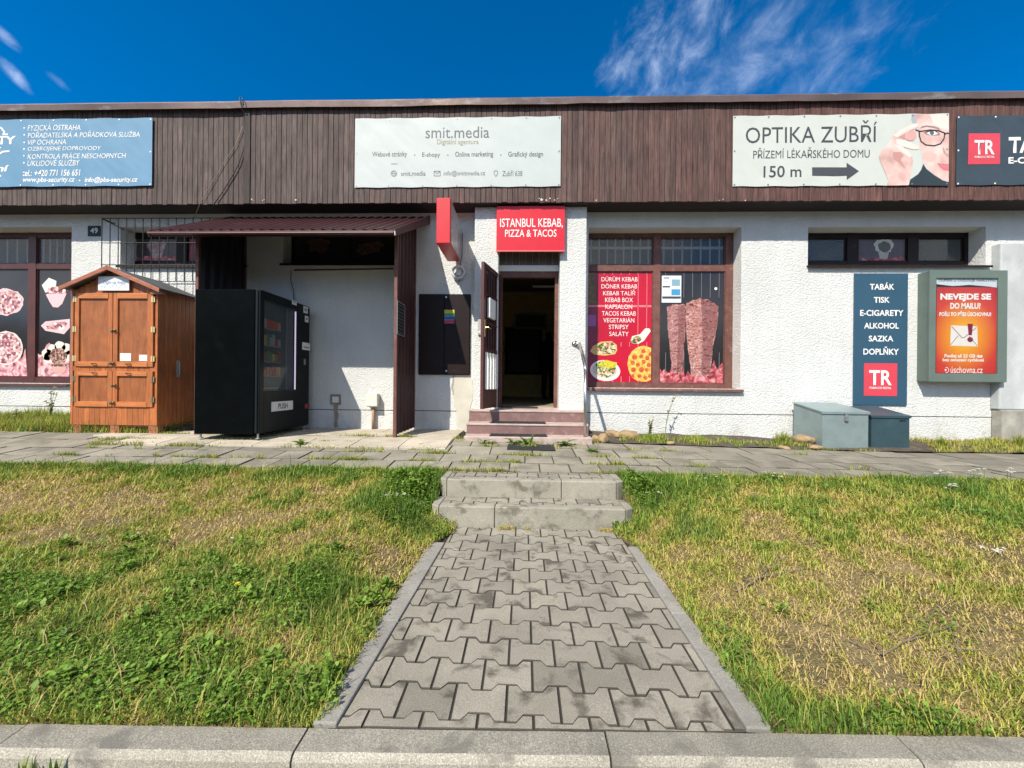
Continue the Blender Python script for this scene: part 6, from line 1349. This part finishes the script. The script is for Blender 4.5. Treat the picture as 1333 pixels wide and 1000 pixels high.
rosette(630, 580, 5.02, .13, 8, 'leafy dandelion at the left end of the entrance step base', 1); rosette(640, 580, 5.02, .11, 7, 'small dandelion next to the leftmost dandelion by the steps', 2); rosette(668, 580, 5.04, .15, 9, 'low dandelion rosette just left of the tallest one', 3)
rosette(687, 579, 5.06, .24, 14, 'largest bushy dandelion behind the flat door mat', 4); rosette(735, 581, 5.04, .19, 13, 'dandelion rosette right of the door mat', 5)
for i, (px, py, Y, sz, lab) in enumerate([(553, 600, 4.3, .0, ''),]): pass
rosette(393, 580, 4.72, .14, 18, 'dense green weed clump at the apron edge near vending machine', 6, 'weed clumps on the pavement'); rosette(772, 589, 4.75, .12, 13, 'green weed clump on slabs below the handrail', 7, 'weed clumps on the pavement'); rosette(545, 580, 4.8, .10, 12, 'weed clump by the canopy post foot', 8, 'weed clumps on the pavement')
# tufts and tall weed against the right wall
def tuft(px, Y, h, n, lab, cl, spread=.05, name='grass_tuft', grp=None):
    x = aty(px, 578, Y).x; z = soilz(x, Y); P = np.stack([RNG.normal(0, spread, n), RNG.normal(0, spread * .7, n), np.zeros(n)], 1); o = blades_mesh(name, P, RNG.uniform(.4, 1, n) * h, RNG.uniform(.005, .009, n), RNG.uniform(.05, .75, n), turf_colour(n, RNG.uniform(*cl, n)), M['blade']); o.location = (x, Y, z); return tag(o, lab, 'plant', grp)
tuft(1019, 5.55, .24, 260, 'spiky green grass tuft beside the pale steel box', (.5, .85)); tuft(905, 5.5, .12, 500, 'wide low grass clump below right half of the meat poster', (.55, .9), .13); tuft(850, 5.5, .13, 500, 'leafy green clump at foot of the tall flowering weed', (.6, .95), .10); tuft(1225, 5.55, .2, 120, 'upright weed tuft below the poster case', (.5, .9), .03); tuft(1328, 5.6, .26, 90, 'thin weed tuft in front of the stone base', (.5, .9), .03)
def stemweed(px, py_top, Y, lab, seed, k=9):
    rr = random.Random(seed); q = aty(px, 575, Y); base = Vector((q.x, Y, soilz(q.x, Y))); H = aty(px, py_top, Y).z - base.z; t_ = thing('tall_weed', lab, 'plant', base, 'tall spindly weeds against the wall'); st = MB(); lf = MB(); fl = MB()
    for i in range(k):
        a = rr.uniform(0, 6.28); lean = rr.uniform(.05, .45); h = H * rr.uniform(.45, 1) if i else H; pts = [base + Vector((math.cos(a) * lean * h * t * t * .6, math.sin(a) * lean * h * t * t * .3, h * t)) for t in np.linspace(0, 1, 6)]; st.tube(pts, [.0045 * (1 - .6 * j / 5) for j in range(6)], 5)
        for j in range(int(14 * h / H) + 4):
            t = rr.uniform(.15, 1); c_ = pts[min(5, int(t * 5))]; d = Vector((rr.uniform(-1, 1), rr.uniform(-1, .6), rr.uniform(-.2, .7))).normalized(); L = rr.uniform(.02, .05); s = d.cross(Vector((0, 0, 1))).normalized() * L * .3; lf.cur = rr.uniform(.7, 1.4); lf.quad(c_, c_ + d * L * .5 + s, c_ + d * L, c_ + d * L * .5 - s)
        e = pts[-1]
        for j in range(3): o_ = Vector((rr.uniform(-.02, .02), rr.uniform(-.02, .02), rr.uniform(-.02, .02))); fl.box(e.x + o_.x - .007, e.x + o_.x + .007, e.y + o_.y - .007, e.y + o_.y + .007, e.z + o_.z - .007, e.z + o_.z + .007, Euler((rr.random(), rr.random(), rr.random())).to_matrix())
    st.build('stems', plain('weed_stem', (.16, .17, .07), .7), t_); lf.build('leaves', plain('weed_leaf', (.085, .13, .035), .6), t_); fl.build('seed_heads', plain('seed_head', (.34, .29, .16), .8), t_)
stemweed(846, 545, 5.75, 'tall spindly flowering weed below the menu poster window', 1, 9); stemweed(866, 513, 5.9, 'thin single-stemmed weed rising to the window sill', 2, 2); stemweed(66, 505, 5.75, 'tall dry weed against wall left of the wooden cabinet', 3, 9); stemweed(20, 535, 5.6, 'shorter dry weed at far left edge of the wall', 4, 7)
# two dock seedlings in the gutter at the kerb face
for px, lab in ((29, 'leftmost of two small green weeds sprouting at the kerb face'), (63, 'right one of two small green weeds sprouting at the kerb face')):
    n = 9; x0 = aty(px, 992, 1.17).x; o = blades_mesh('kerb_weed', np.stack([RNG.normal(0, .012, n), RNG.normal(0, .006, n), np.zeros(n)], 1), RNG.uniform(.10, .140, n), RNG.uniform(.012, .020, n), RNG.uniform(.02, .22, n), turf_colour(n, RNG.uniform(.7, .95, n)), M['blade']); o.location = (x0, kerb_y(x0) - .135, -.124); tag(o, lab, 'plant', 'weeds at the kerb')
# rocks at the soil strip
def rock(px, py, Y, rx, ry, rz_, lab, seed):
    x = aty(px, py, Y).x; z = soilz(x, max(5.24, Y)) if Y > 5.2 else pave_z(x, Y); bm = bmesh.new(); bmesh.ops.create_icosphere(bm, subdivisions=3, radius=1)
    for v in bm.verts: k = 1 + .32 * mnoise.noise(v.co * 1.3 + Vector((seed * 5, 0, 0))) + .12 * mnoise.noise(v.co * 4 + Vector((seed, 2, 0))); v.co = Vector((v.co.x * rx * k, v.co.y * ry * k, v.co.z * rz_ * k + rz_ * .45))
    me = bpy.data.meshes.new('rock'); bm.to_mesh(me); bm.free(); at_ = me.attributes.new('tone', 'FLOAT', 'FACE'); at_.data.foreach_set('value', [random.uniform(.95, 1.05)] * len(me.polygons)); me.polygons.foreach_set('use_smooth', [True] * len(me.polygons)); me.materials.append(M['rock']); o = bpy.data.objects.new('rock', me); C.objects.link(o); o.location = (x, Y, z); o.rotation_euler.z = seed; tag(o, lab, 'rock', 'rocks at the foot of the wall')
rock(785, 577, 5.3, .085, .07, .075, 'round tan rock beside the handrail foot', 1); rock(774, 570, 5.42, .09, .06, .05, 'dark flat rock wedged against the entrance steps', 2); rock(818, 572, 5.62, .15, .09, .075, 'broad pale rock below the left end of the menu window', 3); rock(873, 585, 5.27, .08, .05, .028, 'small flat sandy stone at the pavement edge', 4); rock(797, 568, 5.75, .2, .07, .06, 'long pale rock against the wall behind the round one', 5); rock(1046, 578, 5.6, .13, .08, .085, 'blocky sandy rock left of the pale steel box', 6); rock(1062, 584, 5.3, .15, .07, .028, 'flat slab rock in front of the pale steel box', 7); rock(1020, 586, 5.28, .1, .05, .024, 'flat reddish stone below the spiky grass tuft', 8)
# white yarrow heads
def yarrow(px, py, Y, lab, seed, nh=5, z=None):
    rr = random.Random(seed); q = aty(px, py, Y); b0 = lawn_z(q.x, Y); t_ = thing('yarrow_plant', lab, 'flower', (q.x, Y, b0), 'white yarrow flowers at the lawn edges'); hd = MB(); st = MB()
    for i in range(nh):
        x, y = q.x + rr.uniform(-.08, .08), Y + rr.uniform(-.06, .06); zt = q.z + rr.uniform(-.035, .02); zt = max(zt, b0 + .05); st.tube([(x, y, b0 - .01), (x + rr.uniform(-.01, .01), y, zt)], .0018, 4)
        for j in range(9): a = rr.uniform(0, 6.28); r_ = rr.uniform(0, .017); cx_, cy_, cz_ = x + r_ * math.cos(a), y + r_ * math.sin(a), zt + rr.uniform(-.003, .004); hd.quad(*[(cx_ + u * .9, cy_ + v_, cz_ + u * .15) for u, v_ in ell(0, 0, .0055, .0055, 6, .2, j)])
    hd.build('flower_heads', plain('yarrow_white', (.72, .70, .62), .8), t_); st.build('stems', plain('yarrow_stem', (.10, .15, .04), .7), t_)
for i, (px, py, Y, lab) in enumerate([(538, 638, 3.5, 'white yarrow in lush grass left of the upper garden step'), (540, 660, 3.3, 'white yarrow nearest the lower garden step, left side'), (513, 672, 3.2, 'white yarrow furthest left of the garden steps'), (848, 642, 3.45, 'white yarrow in grass right of the upper garden step'), (832, 622, 3.7, 'white yarrow at pavement edge just right of the steps'), (922, 622, 3.72, 'white yarrow by the pavement edge in the right lawn, left of all others there'), (1005, 616, 3.78, 'white yarrow at the pavement edge below the pale steel box'), (1222, 612, 3.8, 'white yarrow at pavement edge below the slate blue panel'), (1278, 611, 3.8, 'white yarrow at pavement edge below the poster case'), (1318, 610, 3.8, 'white yarrow at pavement edge near the right end'), (1240, 632, 3.55, 'white yarrow a little inside the right lawn'), (1298, 735, 2.55, 'white yarrow alone at right in mid lawn')]): yarrow(px, py, Y, lab, i, 9 if i < 3 else 5)
# yellow dandelion bloom, mushroom, dry twigs
q = atz(309, 763, .1); yb0 = lawn_z(q.x, q.y); yd = thing('dandelion_bloom', 'single yellow dandelion flower in the left lawn', 'flower', (q.x, q.y, yb0)); mb = MB(); 
for k in range(2): mb.quad(*[(q.x + a * (1 - .3 * k), q.y + b * (1 - .3 * k), yb0 + .05 + .006 * k) for a, b in ell(0, 0, .016, .016, 14, .15, k)])
mb.build('petals', plain('dandelion_yellow', (.75, .58, .02), .6), yd); MB().tube([(q.x, q.y, yb0), (q.x, q.y, yb0 + .05)], .002, 5).build('stem', plain('flower_stem', (.14, .18, .05), .7), yd)
q = atz(302, 692, .2); mz = lawn_z(q.x, q.y); mu = thing('mushroom', 'small cream mushroom in the dry left lawn', 'mushroom', (q.x, q.y, mz)); MB().tube([(q.x, q.y, mz + .022), (q.x, q.y, mz + .028), (q.x, q.y, mz + .034), (q.x, q.y, mz + .036)], [.017, .016, .010, .002], 14).build('cap', plain('mushroom_cream', (.66, .60, .48), .8), mu, smooth=True); MB().tube([(q.x, q.y, mz - .01), (q.x, q.y, mz + .023)], .006, 8).build('stalk', plain('mushroom_stalk', (.6, .55, .45), .8), mu)
def twig(pts, lab, seed, r=.0045):
    rr = random.Random(seed); W_ = [atz(x, y, .12) for x, y in pts]; W_ = [Vector((p.x, p.y, lawn_z(p.x, p.y) + .018 + rr.uniform(0, .012))) for p in W_]; mb = MB(); mb.tube(W_, [r * (1 - .6 * i / (len(W_) - 1)) for i in range(len(W_))], 6)
    for i in range(5): a = W_[rr.randrange(len(W_))]; mb.tube([a, a + Vector((rr.uniform(-.12, .12), rr.uniform(-.06, .1), rr.uniform(0, .05)))], .0025, 5)
    tag(mb.build('dry_branch', plain('dry_bark', (.20, .155, .11), .85), None, origin=W_[0]), lab, 'branch', 'dry branches lying in the right lawn')
twig([(958, 757), (980, 752), (1000, 740), (1012, 731)], 'short thick grey branch on dry grass near the path', 1); twig([(970, 750), (1000, 747), (1030, 741)], 'thin branch crossing the thick grey one', 2, .004); twig([(1150, 828), (1180, 814), (1208, 808), (1212, 800)], 'bent pale stalk lying in mid right lawn', 3, .004); twig([(1236, 800), (1246, 822), (1253, 840)], 'short pale stalk at right of the bent one', 4, .003)
